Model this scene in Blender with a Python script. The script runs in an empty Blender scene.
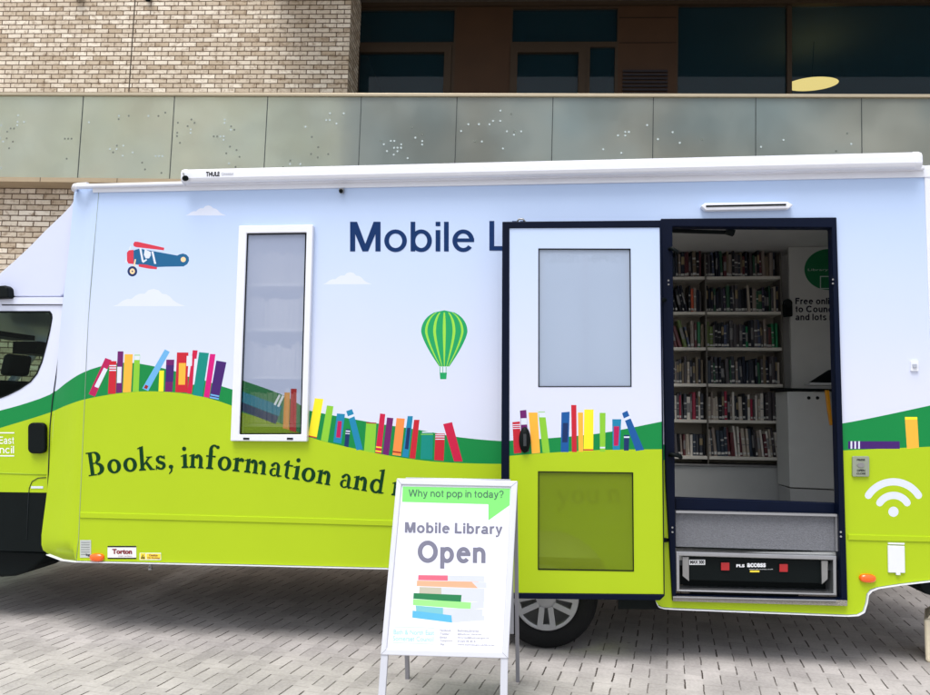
import bpy, math, random, bmesh
import numpy as np
from mathutils import Vector, Matrix
from mathutils.geometry import delaunay_2d_cdt
random.seed(7)
scene = bpy.context.scene
col = scene.collection

# ---------------------------------------------------------------- camera
F, CX, CY = 725.0, 465.0, 347.5
def cam_axes(yaw, pitch, roll):
    yaw, pitch, roll = map(math.radians, (yaw, pitch, roll))
    w = Vector((-math.sin(yaw)*math.cos(pitch), math.cos(yaw)*math.cos(pitch), math.sin(pitch)))
    r = Vector((math.cos(yaw), math.sin(yaw), 0)); u = r.cross(w)
    return r*math.cos(roll)+u*math.sin(roll), -r*math.sin(roll)+u*math.cos(roll), w
AV = cam_axes(5.63, 4.73, 0.668)       # camera seen from the van and the paving
AB = cam_axes(3.99, 4.226, 1.811)      # camera seen from the building behind (not quite square to the van)
CAM = Vector((0, -4.70, 1.55))
cd = bpy.data.cameras.new('camera'); cam = bpy.data.objects.new('camera', cd); col.objects.link(cam)
cd.sensor_width = 36; cd.lens = F/930*36; cd.clip_start = .05; cd.clip_end = 800
M = Matrix.Identity(4)
for i in range(3):
    M[i][0], M[i][1], M[i][2], M[i][3] = AV[0][i], AV[1][i], -AV[2][i], CAM[i]
cam.matrix_world = M
scene.camera = cam

# ---------------------------------------------------------------- light
SUN_EL, SUN_AZ = 66, 200            # soft overcast light from behind the photographer
w = bpy.data.worlds.new('World'); scene.world = w; w.use_nodes = True
nt = w.node_tree; bg = nt.nodes['Background']
sky = nt.nodes.new('ShaderNodeTexSky'); sky.sky_type = 'NISHITA'; sky.sun_disc = False
sky.sun_elevation = math.radians(SUN_EL); sky.sun_rotation = math.radians(SUN_AZ)
sky.air_density = 1.0; sky.dust_density = 3.0; sky.ozone_density = 1.0
hs = nt.nodes.new('ShaderNodeHueSaturation'); hs.inputs['Saturation'].default_value = .38
nt.links.new(sky.outputs[0], hs.inputs['Color']); nt.links.new(hs.outputs[0], bg.inputs[0])
bg.inputs[1].default_value = .135
sd = bpy.data.lights.new('sun', 'SUN'); sd.energy = 1.5; sd.angle = math.radians(30); sd.color = (1, .97, .93)
sun = bpy.data.objects.new('sun', sd); col.objects.link(sun)
az = math.radians(SUN_AZ); el = math.radians(SUN_EL)
dirv = Vector((math.sin(az)*math.cos(el), math.cos(az)*math.cos(el), math.sin(el)))
sun.rotation_euler = dirv.to_track_quat('Z', 'Y').to_euler()
sun.location = (0, -10, 15)
scene.view_settings.view_transform = 'Standard'; scene.view_settings.look = 'None'
scene.view_settings.exposure = .68; scene.view_settings.gamma = 1
scene.render.engine = 'CYCLES'
scene.cycles.max_bounces = 8; scene.cycles.transparent_max_bounces = 16

# ---------------------------------------------------------------- projection helpers (photo measure -> metres)
def ray(A, px, py):
    return A[0]*((px-CX)/F) + A[1]*(-(py-CY)/F) + A[2]
def S(px, py, Y=0.0):                      # point on a plane parallel to the van side
    d = ray(AV, px, py); t = (Y-CAM.y)/d.y
    return CAM + d*t
def G(px, py):                             # point on the ground
    d = ray(AV, px, py); return CAM + d*(-CAM.z/d.z)
def B(px, py, Y):                          # point in the building's own frame (origin at the viewer)
    d = ray(AB, px, py); return d*(Y/d.y)
def onplane(px, py, p, n):
    d = ray(AV, px, py); return CAM + d*((p-CAM).dot(n)/d.dot(n))
def Zf(x0, y0, s):                         # enlarged-crop coordinates -> photo coordinates
    return lambda pts: [(x0+a/s, y0+b/s) for a, b in pts]

# ---------------------------------------------------------------- materials
def lin(c):
    return tuple((v/255/12.92 if v/255 <= .04045 else ((v/255+.055)/1.055)**2.4) for v in c)
MATS = {}
def mat(name, rgb, rough=.5, metal=0, var=.06, bump=0, scale=9, spec=.5, coat=0):
    if name in MATS: return MATS[name]
    m = bpy.data.materials.new(name); m.use_nodes = True; n = m.node_tree.nodes; l = m.node_tree.links
    p = n['Principled BSDF']; p.inputs['Roughness'].default_value = rough; p.inputs['Metallic'].default_value = metal
    p.inputs['Specular IOR Level'].default_value = spec; p.inputs['Coat Weight'].default_value = coat
    p.inputs['Coat Roughness'].default_value = .12
    tc = n.new('ShaderNodeTexCoord'); nz = n.new('ShaderNodeTexNoise'); nz.inputs['Scale'].default_value = scale
    nz.inputs['Detail'].default_value = 6; l.new(tc.outputs['Object'], nz.inputs['Vector'])
    mx = n.new('ShaderNodeMix'); mx.data_type = 'RGBA'
    a = lin(rgb)
    mx.inputs[6].default_value = tuple(v*(1-var) for v in a)+(1,); mx.inputs[7].default_value = tuple(min(1, v*(1+var)) for v in a)+(1,)
    l.new(nz.outputs[0], mx.inputs[0]); l.new(mx.outputs[2], p.inputs['Base Color'])
    if sum(rgb) < 150: p.inputs['Specular IOR Level'].default_value = min(spec, .22)
    if bump:
        b = n.new('ShaderNodeBump'); b.inputs['Strength'].default_value = bump; b.inputs['Distance'].default_value = .01
        n2 = n.new('ShaderNodeTexNoise'); n2.inputs['Scale'].default_value = 160; n2.inputs['Detail'].default_value = 3
        l.new(tc.outputs['Object'], n2.inputs['Vector']); l.new(n2.outputs[0], b.inputs['Height']); l.new(b.outputs[0], p.inputs['Normal'])
    MATS[name] = m
    return m
def emis(name, rgb, s):
    m = bpy.data.materials.new(name); m.use_nodes = True; p = m.node_tree.nodes['Principled BSDF']
    p.inputs['Base Color'].default_value = lin(rgb)+(1,); p.inputs['Emission Color'].default_value = lin(rgb)+(1,)
    p.inputs['Emission Strength'].default_value = s; MATS[name] = m; return m
def film(name, rgb, opacity, rough=.08, spec=.5, tint=(255, 255, 255), ior=1.5):
    """glass or film that lets part of the light straight through"""
    m = bpy.data.materials.new(name); m.use_nodes = True; n = m.node_tree.nodes; l = m.node_tree.links
    p = n['Principled BSDF']; p.inputs['Base Color'].default_value = lin(rgb)+(1,); p.inputs['Roughness'].default_value = rough
    p.inputs['Specular IOR Level'].default_value = spec; p.inputs['IOR'].default_value = ior
    t = n.new('ShaderNodeBsdfTransparent'); t.inputs[0].default_value = lin(tint)+(1,)
    mx = n.new('ShaderNodeMixShader'); mx.inputs[0].default_value = opacity
    fr = n.new('ShaderNodeFresnel'); fr.inputs[0].default_value = ior
    ad = n.new('ShaderNodeMath'); ad.operation = 'ADD'; ad.use_clamp = True; ad.inputs[1].default_value = opacity
    l.new(fr.outputs[0], ad.inputs[0]); l.new(ad.outputs[0], mx.inputs[0])
    l.new(t.outputs[0], mx.inputs[1]); l.new(p.outputs[0], mx.inputs[2])
    l.new(mx.outputs[0], n['Material Output'].inputs['Surface']); MATS[name] = m; return m

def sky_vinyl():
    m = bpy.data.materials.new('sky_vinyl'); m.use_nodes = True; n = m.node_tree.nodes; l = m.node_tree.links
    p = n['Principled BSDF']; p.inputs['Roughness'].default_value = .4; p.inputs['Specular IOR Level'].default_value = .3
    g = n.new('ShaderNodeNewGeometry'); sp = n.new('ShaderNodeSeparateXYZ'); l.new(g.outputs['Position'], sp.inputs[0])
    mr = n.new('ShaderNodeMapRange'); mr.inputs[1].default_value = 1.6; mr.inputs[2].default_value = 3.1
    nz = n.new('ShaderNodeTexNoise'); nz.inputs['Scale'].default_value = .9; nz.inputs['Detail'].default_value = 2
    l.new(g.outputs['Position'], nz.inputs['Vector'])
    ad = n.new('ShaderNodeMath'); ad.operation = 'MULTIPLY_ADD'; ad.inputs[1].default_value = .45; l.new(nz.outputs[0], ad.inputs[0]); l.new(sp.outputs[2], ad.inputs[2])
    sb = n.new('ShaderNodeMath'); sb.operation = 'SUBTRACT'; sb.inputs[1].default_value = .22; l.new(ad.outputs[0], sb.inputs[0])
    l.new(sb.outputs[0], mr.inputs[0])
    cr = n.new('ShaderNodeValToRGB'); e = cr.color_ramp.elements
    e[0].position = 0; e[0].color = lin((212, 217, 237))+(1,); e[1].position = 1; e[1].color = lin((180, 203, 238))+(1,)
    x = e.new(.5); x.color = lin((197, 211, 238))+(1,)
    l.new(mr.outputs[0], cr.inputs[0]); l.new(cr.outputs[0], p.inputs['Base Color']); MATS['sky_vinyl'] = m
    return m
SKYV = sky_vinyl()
def vin(name, rgb, **k): return mat('vinyl_'+name, rgb, rough=.42, var=.045, spec=.3, scale=2.2, **k)
GREEN = vin('green', (0, 130, 62)); LIME = vin('lime', (170, 196, 22)); WHITE_V = vin('white', (214, 221, 238))
C = dict(mag=(178, 20, 84), red=(192, 30, 48), pur=(104, 22, 100), org=(250, 178, 60), lgr=(134, 196, 52), blu=(104, 172, 222),
         yel=(246, 228, 40), teal=(0, 134, 122), dpur=(64, 26, 106), pink=(206, 14, 120), tblue=(20, 128, 168), navy=(14, 44, 96),
         orange=(246, 140, 68), crim=(196, 22, 66), rblue=(16, 84, 152), dred=(150, 30, 30), cream=(244, 208, 160), plane=(16, 92, 138),
         pred=(206, 52, 72), bgreen=(20, 156, 92), bl=(150, 214, 70), tan=(206, 160, 90))
def V(k): return WHITE_V if k == 'white' else vin(k, C[k])
WHITE = mat('white_gelcoat', (226, 229, 238), .3, var=.03, coat=.3)
CABW = mat('cab_paint_white', (214, 220, 240), .28, var=.02, coat=.5)
BLACKP = mat('black_plastic', (10, 17, 18), .55, var=.2, spec=.12)
NAVYF = mat('dark_frame', (6, 15, 36), .45, var=.2, spec=.1)
RUB = mat('rubber', (18, 19, 21), .8, var=.25, bump=.3)
ALU = mat('aluminium', (176, 178, 182), .35, metal=.85, var=.1)
STEEL = mat('satin_steel', (150, 150, 150), .4, metal=.6, var=.15)
GREYW = mat('interior_grey', (178, 180, 178), .6, var=.05)
AMBER = mat('amber_lens', (255, 100, 8), .2, var=.1, coat=.6)
LNAVY = mat('lettering_navy', (8, 46, 96), .5, var=.04, spec=.15)
LGRN = mat('lettering_dark_green', (2, 54, 24), .5, var=.06, spec=.15)
LWHITE = mat('lettering_white', (240, 242, 246), .4, var=.02)
LBLACK = mat('lettering_black', (28, 28, 34), .5, var=.05)

# ---------------------------------------------------------------- object helpers
def link(o, parent=None):
    col.objects.link(o)
    if parent: o.parent = parent
    return o
def tag(o, label=None, cat=None, group=None, kind=None):
    if label: o['label'] = label
    if cat: o['category'] = cat
    if group: o['group'] = group
    if kind: o['kind'] = kind
    return o
def empty(name, loc=(0, 0, 0), parent=None):
    o = bpy.data.objects.new(name, None); o.location = loc; o.empty_display_size = .2; return link(o, parent)
class MB:
    """collects shapes with material slots, builds ONE mesh object"""
    def __init__(s, space=None): s.v = []; s.f = []; s.m = []; s.mats = []; s.sm = []
    def mi(s, m):
        if m not in s.mats: s.mats.append(m)
        return s.mats.index(m)
    def add(s, verts, faces, m, smooth=False):
        o = len(s.v); s.v += [tuple(p) for p in verts]; k = s.mi(m)
        for f in faces: s.f.append(tuple(i+o for i in f)); s.m.append(k); s.sm.append(smooth)
        return s
    def box(s, a, b, m, ):
        x0, y0, z0 = (min(a[i], b[i]) for i in range(3)); x1, y1, z1 = (max(a[i], b[i]) for i in range(3))
        v = [(x0,y0,z0),(x1,y0,z0),(x1,y1,z0),(x0,y1,z0),(x0,y0,z1),(x1,y0,z1),(x1,y1,z1),(x0,y1,z1)]
        return s.add(v, [(0,3,2,1),(4,5,6,7),(0,1,5,4),(1,2,6,5),(2,3,7,6),(3,0,4,7)], m)
    def prism(s, pts, off, m, caps=True, smooth=False):
        """pts: 3D outline (counter-clockwise seen from outside front); off: vector to the back"""
        n = len(pts); off = Vector(off); a = [Vector(p) for p in pts]; b = [p+off for p in a]
        f = [(i, i+n, (i+1) % n + n, (i+1) % n) for i in range(n)]
        s.add(a+b, f, m, smooth)
        if caps: s.add(a, [tuple(range(n))], m); s.add(b, [tuple(reversed(range(n)))], m)
        return s
    def bar(s, p, q, w, d, m, up=(0, -1, 0)):
        """rectangular bar from p to q, w wide across, d thick along up"""
        p = Vector(p); q = Vector(q); t = (q-p).normalized(); u = Vector(up); u = (u-t*u.dot(t)).normalized(); c = t.cross(u)
        v = [e+c*(i*w/2)+u*(j*d/2) for e in (p, q) for i, j in ((-1,-1),(1,-1),(1,1),(-1,1))]
        return s.add(v, [(0,1,2,3),(7,6,5,4),(0,4,5,1),(1,5,6,2),(2,6,7,3),(3,7,4,0)], m)
    def tube(s, pts, r, m, n=10, caps=True):
        pts = [Vector(p) for p in pts]; rs = r if isinstance(r, (list, tuple)) else [r]*len(pts); vs = []
        for i, p in enumerate(pts):
            t = (pts[min(i+1, len(pts)-1)]-pts[max(i-1, 0)]).normalized()
            a = t.orthogonal().normalized() if i == 0 else (a-t*a.dot(t)).normalized(); b = t.cross(a)
            vs += [p+a*(rs[i]*math.cos(k*2*math.pi/n))+b*(rs[i]*math.sin(k*2*math.pi/n)) for k in range(n)]
        f = [(i*n+k, i*n+(k+1) % n, (i+1)*n+(k+1) % n, (i+1)*n+k) for i in range(len(pts)-1) for k in range(n)]
        s.add(vs, f, m, True)
        if caps: s.add(vs[:n], [tuple(reversed(range(n)))], m); s.add(vs[-n:], [tuple(range(n))], m)
        return s
    def lathe(s, prof, c, axis, m, n=48, smooth=True):
        """prof: (radius, along axis)"""
        ax = Vector(axis).normalized(); a = ax.orthogonal().normalized(); b = ax.cross(a); c = Vector(c)
        vs = [c+ax*h+(a*math.cos(k*2*math.pi/n)+b*math.sin(k*2*math.pi/n))*r for r, h in prof for k in range(n)]
        f = [(i*n+k, i*n+(k+1) % n, (i+1)*n+(k+1) % n, (i+1)*n+k) for i in range(len(prof)-1) for k in range(n)]
        return s.add(vs, f, m, smooth)
    def build(s, name, parent=None, bevel=0, seg=2, fix=True, auto=False):
        me = bpy.data.meshes.new(name); me.from_pydata(s.v, [], s.f)
        for m in s.mats: me.materials.append(m)
        me.polygons.foreach_set('material_index', s.m); me.polygons.foreach_set('use_smooth', s.sm)
        if fix:
            bm = bmesh.new(); bm.from_mesh(me); bmesh.ops.remove_doubles(bm, verts=bm.verts, dist=1e-5)
            bmesh.ops.recalc_face_normals(bm, faces=bm.faces); bm.to_mesh(me); bm.free()
        me.update(); o = link(bpy.data.objects.new(name, me), parent)
        if bevel:
            b = o.modifiers.new('bevel', 'BEVEL'); b.width = bevel; b.segments = seg; b.limit_method = 'ANGLE'; b.angle_limit = math.radians(40)
            b.harden_normals = False
        return o
# ---- planar panels cut by outlines (constrained triangulation)
def inpoly(x, y, P):
    c = False; j = len(P)-1
    for i in range(len(P)):
        xi, yi = P[i]; xj, yj = P[j]
        if (yi > y) != (yj > y) and x < (xj-xi)*(y-yi)/(yj-yi)+xi: c = not c
        j = i
    return c
def cdt(polys):
    vs = []; fs = []
    for P in polys:
        o = len(vs); vs += [Vector((p[0], p[1])) for p in P]; fs.append(list(range(o, o+len(P))))
    r = delaunay_2d_cdt(vs, [], fs, 0, 1e-5)
    return r[0], r[2]
def panel(mb, outer, holes, regions, fmap, base, back=None, extra=[]):
    """outer/holes/regions in photo units; fmap maps to 3D; back = offset vector gives the edges thickness"""
    vs, tris = cdt([outer]+holes+[r[0] for r in regions]+extra)
    P3 = [fmap(v.x, v.y) for v in vs]; by = {}
    bbs = [(min(p[0] for p in r[0]), max(p[0] for p in r[0]), min(p[1] for p in r[0]), max(p[1] for p in r[0])) for r in regions]
    for t in tris:
        cx = sum(vs[i].x for i in t)/3; cy = sum(vs[i].y for i in t)/3
        if not inpoly(cx, cy, outer) or any(inpoly(cx, cy, h) for h in holes): continue
        mm = base
        for (P, m), bb in zip(regions, bbs):
            if bb[0] <= cx <= bb[1] and bb[2] <= cy <= bb[3] and inpoly(cx, cy, P): mm = m
        by.setdefault(mm, []).append(tuple(t))
    for mm, fs in by.items(): mb.add(P3, fs, mm)
    if back:
        for L in [outer]+holes:
            a = [fmap(*p) for p in L]; n = len(a); b = [Vector(p)+Vector(back) for p in a]
            mb.add(a+b, [(i, (i+1) % n, (i+1) % n+n, i+n) for i in range(n)], base)
def clean(me):
    bm = bmesh.new(); bm.from_mesh(me)
    bmesh.ops.delete(bm, geom=[v for v in bm.verts if not v.link_faces], context='VERTS')
    bm.to_mesh(me); bm.free()
def ell(cx, cy, rx, ry, n=28, a0=0, a1=360):
    full = a1-a0 >= 360; k = n if full else n+1
    return [(cx+rx*math.cos(math.radians(a0+(a1-a0)*i/n)), cy-ry*math.sin(math.radians(a0+(a1-a0)*i/n))) for i in range(k)]
def rrect(x0, y0, x1, y1, r, n=4):
    P = []
    for cx, cy, a in ((x1-r, y1-r, 0), (x0+r, y1-r, 90), (x0+r, y0+r, 180), (x1-r, y0+r, 270)):
        P += [(cx+r*math.cos(math.radians(a+90*i/n)), cy+r*math.sin(math.radians(a+90*i/n))) for i in range(n+1)]
    return P
def rect(x0, y0, x1, y1): return [(x0, y0), (x1, y0), (x1, y1), (x0, y1)]
# ---- sans lettering from the built-in font, fitted to a box
def text_mesh(mb, s, box, fmap, m, weight=0.0, skew=None):
    """box: (x0, ytop, x1, ybottom) of the inked glyphs"""
    cu = bpy.data.curves.new('t', 'FONT'); cu.body = s; cu.offset = weight; cu.resolution_u = 4
    o = bpy.data.objects.new('t', cu); col.objects.link(o)
    dg = bpy.context.evaluated_depsgraph_get(); dg.update()
    me = bpy.data.meshes.new_from_object(o.evaluated_get(dg))
    xs = [v.co.x for v in me.vertices]; ys = [v.co.y for v in me.vertices]
    x0, x1, y0, y1 = min(xs), max(xs), min(ys), max(ys); X0, YT, X1, YB = box
    P = []
    for v in me.vertices:
        px = X0+(v.co.x-x0)/(x1-x0)*(X1-X0); py = YB+(v.co.y-y0)/(y1-y0)*(YT-YB)
        if skew: py += skew*(px-X0)
        P.append(fmap(px, py))
    mb.add(P, [tuple(p.vertices) for p in me.polygons], m)
    bpy.data.objects.remove(o); bpy.data.meshes.remove(me); bpy.data.curves.remove(cu)
# ---- old-style serif lettering, drawn here
def arcband(cx, cy, rx, ry, tx, ty, a0, a1, n=16):
    """elliptic stroke, thickness tx at the sides and ty at top/bottom"""
    out = []
    def pt(a, k):
        c, s = math.cos(math.radians(a)), math.sin(math.radians(a))
        return (cx+(rx-k*tx)*c, cy+(ry-k*ty)*s)
    for i in range(n):
        p, q = a0+(a1-a0)*i/n, a0+(a1-a0)*(i+1)/n
        out.append([pt(p, 0), pt(q, 0), pt(q, 1), pt(p, 1)])
    return out
def stem(x, y0, y1, t=.29, foot=True, flag=True):
    o = [rect(x, y0, x+t, y1)]
    if foot: o.append([(x-.13, y0), (x+t+.13, y0), (x+t+.11, y0+.1), (x+t, y0+.16), (x, y0+.16), (x-.11, y0+.1)])
    if flag: o.append([(x+t, y1), (x+t, y1+.06), (x-.17, y1-.1), (x-.15, y1-.17), (x, y1-.14)])
    return o
def archn(x0, x1):   # shoulder from stem x0 (its right side) to stem x1
    w_ = x1+.25-x0
    return arcband(x0+w_*.5, .62, w_*.5, .41, .30, .2, 0, 160, 14)+[rect(x1-.04, .0, x1+.25, .64)]+[[(x1-.12, 0), (x1+.37, 0), (x1+.35, .07), (x1+.25, .12), (x1, .12), (x1-.1, .07)]]
GL = {
 'o': (1.16, arcband(.56, .5, .5, .53, .29, .15, 0, 360, 28)),
 'n': (1.30, stem(.14, 0, 1)+archn(.39, .84)),
 'm': (1.95, stem(.14, 0, 1)+archn(.39, .80)+archn(1.05, 1.46)),
 'i': (.62, stem(.18, 0, 1)+[ell(.29, 1.42, .16, .16, 14)]),
 'r': (.88, stem(.14, 0, 1)+arcband(.62, .66, .26, .37, .2, .16, 60, 160, 8)+[ell(.7, .86, .13, .13, 12)]),
 'u': (1.28, [rect(.12, .36, .37, 1.0), [(.0, 1.0), (.37, 1.0), (.37, .9), (.0, .93)], rect(.84, .0, 1.09, 1.0), [(.72, 1.0), (1.09, 1.0), (1.09, .9), (.72, .93)], [(.84, .0), (1.22, .06), (1.22, .0)]]+arcband(.52, .38, .4, .41, .30, .2, 180, 330, 12)),
 'k': (1.26, stem(.14, 0, 1.75)+[[(.39, .46), (.74, .9), (.62, .93), (.62, 1), (1.1, 1), (1.1, .93), (.93, .89), (.39, .32)], [(.5, .56), (.69, .66), (1.1, .1), (1.26, .07), (1.26, 0), (.86, 0)]]),
 'd': (1.28, [rect(.78, 0, 1.03, 1.75), [(1.03, 1.75), (1.03, 1.81), (.61, 1.67), (.63, 1.59), (.78, 1.62)], [(1.03, 0), (1.2, .05), (1.2, .11), (1.03, .12)]]+arcband(.56, .5, .5, .53, .29, .15, 35, 325, 24)),
 'e': (1.02, arcband(.54, .5, .48, .53, .28, .15, 0, 310, 24)+[rect(.25, .5, 1.0, .6)]),
 's': (.88, arcband(.43, .74, .34, .29, .24, .14, 20, 262, 14)+arcband(.43, .29, .37, .32, .25, .14, -160, 82, 14)+[[(.12, .68), (.24, .46), (.74, .24), (.72, .5), (.46, .64)], [(.64, .78), (.76, .72), (.76, 1.02), (.7, 1.02)], [(.08, .32), (.2, .3), (.12, -.02), (.06, -.02)]]),
 'a': (1.08, [rect(.6, .1, .84, .72), [(.84, .02), (1.05, .05), (1.05, .13), (.84, .14)], [(.6, .2), (.84, .2), (.9, 0), (.74, -.02)]]+arcband(.5, .68, .34, .36, .24, .13, 0, 155, 12)+arcband(.42, .29, .34, .31, .22, .1, 60, 320, 16)+[ell(.25, .78, .12, .12, 10)]),
 't': (.78, [rect(.2, .2, .44, 1.2), [(.02, .88), (.02, .94), (.3, 1.3), (.44, 1.3), (.44, 1.0), (.74, 1.0), (.74, .88)]]+arcband(.47, .22, .27, .25, .24, .14, 180, 310, 10)),
 'f': (.84, stem(.2, 0, 1.4, flag=False)+[rect(.02, .88, .72, 1.0)]+arcband(.56, 1.38, .36, .44, .25, .14, 50, 180, 12)+[ell(.82, 1.64, .13, .13, 12)]),
 ',': (.5, [ell(.29, .15, .17, .15, 14), [(.41, .1), (.36, -.2), (.14, -.4), (.1, -.34), (.24, -.16), (.26, .0)]]),
 'y': (1.16, [[(.0, 1), (.5, 1), (.5, .93), (.38, .9), (.66, .3), (.86, .9), (.74, .93), (.74, 1), (1.16, 1), (1.16, .93), (1.0, .9), (.5, -.4), (.34, -.5), (.5, -.02), (.1, .9), (.0, .93)], ell(.26, -.4, .15, .13, 12)]),
 'B': (1.62, [rect(.2, 0, .5, 1.72), rect(.02, 0, .7, .09), rect(.02, 1.63, .7, 1.72), rect(.45, .84, .8, .93)]+arcband(.7, 1.3, .46, .42, .34, .15, -90, 90, 14)+arcband(.74, .45, .6, .46, .36, .15, -90, 90, 14)),
 ' ': (.72, []),
}
for _c, _k in (('n', .89), ('m', .9), ('u', .9), ('d', .94), ('a', .95), ('r', .96), ('t', .92), ('k', .94), ('B', .9), ('i', .96)):
    GL[_c] = (GL[_c][0]*_k, [[(x*_k, y) for x, y in P] for P in GL[_c][1]])
GL[' '] = (.5, []); GL['B'] = (1.36, GL['B'][1])
def serif_line(mb, s, x0, xend, base, xh, fmap, m, gl=None):
    """set s from x0 to xend (photo px) along base(x) with x-height xh"""
    gl = gl or GL
    tot = sum(gl[c][0] for c in s); k = (xend-x0)/tot; x = x0
    for c in s:
        adv, polys = gl[c]
        if polys:
            xc = x+adv*k/2; yb = base(xc); sl = (base(xc+3)-base(xc-3))/6
            vs, tris = cdt(polys); keep = []
            for t in tris:
                gx = sum(vs[i].x for i in t)/3; gy = sum(vs[i].y for i in t)/3
                if any(inpoly(gx, gy, P) for P in polys): keep.append(tuple(t))
            P3 = []
            for v in vs:
                dx = (v.x-adv/2)*k; dy = -v.y*xh
                P3.append(fmap(xc+dx-dy*sl*1.0, yb+dy+dx*sl))
            mb.add(P3, keep, m)
        x += adv*k
def sans(t, tv=None):
    """plain grotesque letters, x-height 1, capital 1.38, stroke t"""
    h = t*.88; CAP = 1.39; D = {}
    def put(c, wd, polys): D[c] = (wd+.17, [[(x+.085, y) for x, y in P] for P in polys])
    R_ = rect
    def ring(x0, x1, y0, y1, a0=0, a1=360, n=28): return arcband((x0+x1)/2, (y0+y1)/2, (x1-x0)/2, (y1-y0)/2, t, h, a0, a1, n)
    def arch(x0, x1): return ring(x0, x1, .1, 1.03, 0, 140, 16)+[R_(x1-t, 0, x1, .57)]
    put('o', 1.04, ring(0, 1.04, -.03, 1.03)); put('l', t, [R_(0, 0, t, CAP)]); put('i', t, [R_(0, 0, t, 1), R_(0, CAP-t*.95, t, CAP)])
    put('n', .9, [R_(0, 0, t, 1)]+arch(0, .9)); put('h', .9, [R_(0, 0, t, CAP)]+arch(0, .9))
    put('m', 1.5, [R_(0, 0, t, 1)]+arch(0, .87)+arch(.87-t, 1.5))
    put('u', .9, [R_(.9-t, 0, .9, 1), R_(0, .43, t, 1)]+ring(0, .9, -.03, .9, 180, 320, 16))
    put('b', .98, [R_(0, 0, t, CAP)]+ring(0, .98, -.03, 1.03)); put('p', .98, [R_(0, -.39, t, 1)]+ring(0, .98, -.03, 1.03))
    put('d', .98, [R_(.98-t, 0, .98, CAP)]+ring(0, .98, -.03, 1.03)); put('g', .96, [R_(.96-t, -.1, .96, 1)]+ring(0, .96, .02, 1.03)+ring(0, .96, -.42, .4, 190, 360, 14))
    put('e', 1.0, ring(0, 1.0, -.03, 1.03, 0, 322, 26)+[R_(t*.6, .44, 1.0, .44+h*.9)])
    put('c', .94, ring(0, .98, -.03, 1.03, 42, 318, 24)); put('r', .56, [R_(0, 0, t, 1)]+ring(0, .98, .1, 1.03, 72, 160, 10))
    put('a', .96, [R_(.9-t, .06, .9, .7), [(.9-t, .0), (.98, .0), (.98, .1), (.9, .14), (.9-t, .2)]]+ring(.08, .9, .3, 1.03, 0, 165, 16)+ring(0, .86, -.03, .6, 90, 330, 18)+[R_(.43, .6-h, .9-t*.5, .6)])
    put('s', .86, ring(.02, .84, .44, 1.03, 20, 262, 16)+ring(0, .86, -.03, .56, -165, 82, 16)+[R_(.38, .44, .48, .56)])
    put('t', .5, [R_(.12, .16, .12+t, 1.27), R_(0, 1-h*.9, .48, 1)]+arcband(.12+.26, .24, .26, .26, t, h, 180, 285, 8))
    put('f', .5, [R_(.12, 0, .12+t, 1.15), R_(0, 1-h*.9, .48, 1)]+arcband(.12+.27, 1.15, .27, .26, t, h, 75, 180, 8))
    put('y', .96, [[(0, 1), (t*1.08, 1), (.5, .2), (.4, -.05)], [(.96-t*1.08, 1), (.96, 1), (.52, -.18), (.34, -.38), (.08, -.4), (.08, -.4+h), (.28, -.2), (.38, .0)]])
    put('v', .92, [[(0, 1), (t*1.08, 1), (.56, 0), (.36, 0)], [(.92-t*1.08, 1), (.92, 1), (.56, 0), (.36, 0)]])
    put('k', .9, [R_(0, 0, t, CAP), [(t, .34), (t, .62), (.58, 1), (.88, 1)], [(.3, .5), (.5, .66), (.94, 0), (.64, 0)]])
    put('w', 1.36, [[(0, 1), (t, 1), (.5, 0), (.28, 0)], [(.56, 1), (.8, 1), (.5, 0), (.28, 0)], [(.56, 1), (.8, 1), (1.08, 0), (.86, 0)], [(1.36-t, 1), (1.36, 1), (1.08, 0), (.86, 0)]])
    put('L', .92, [R_(0, 0, t*1.08, CAP), R_(0, 0, .92, h*1.1)]); put('F', .96, [R_(0, 0, t*1.08, CAP), R_(0, CAP-h*1.1, .96, CAP), R_(0, .62, .85, .62+h*1.1)])
    put('E', 1.0, [R_(0, 0, t*1.08, CAP), R_(0, CAP-h*1.1, 1.0, CAP), R_(0, .62, .92, .62+h*1.1), R_(0, 0, 1.02, h*1.1)])
    put('H', 1.1, [R_(0, 0, t*1.08, CAP), R_(1.1-t*1.08, 0, 1.1, CAP), R_(0, .62, 1.1, .62+h*1.1)])
    put('T', 1.1, [R_(.55-t*.54, 0, .55+t*.54, CAP), R_(0, CAP-h*1.1, 1.1, CAP)])
    put('U', 1.08, [R_(0, .45, t*1.08, CAP), R_(1.08-t*1.08, .45, 1.08, CAP)]+arcband(.54, .48, .54, .51, t*1.08, h, 180, 360, 18))
    put('O', 1.44, arcband(.72, CAP/2, .72, CAP/2+.03, t*1.1, h*1.1, 0, 360, 34)); put('C', 1.36, arcband(.72, CAP/2, .72, CAP/2+.03, t*1.1, h*1.1, 40, 320, 28))
    T_ = t*1.1
    put('M', 1.4, [R_(0, 0, T_, CAP), R_(1.4-T_, 0, 1.4, CAP), [(0, CAP), (T_*1.35, CAP), (.7+T_*.55, 0), (.7-T_*.55, 0)], [(1.4-T_*1.35, CAP), (1.4, CAP), (.7+T_*.55, 0), (.7-T_*.55, 0)]])
    put('W', 1.84, [[(0, CAP), (T_, CAP), (.56, 0), (.56-T_, 0)], [(.92-T_*.5, CAP), (.92+T_*.5, CAP), (.56, 0), (.56-T_, 0)], [(.92-T_*.5, CAP), (.92+T_*.5, CAP), (1.28+T_, 0), (1.28, 0)], [(1.84-T_, CAP), (1.84, CAP), (1.28+T_, 0), (1.28, 0)]])
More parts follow.
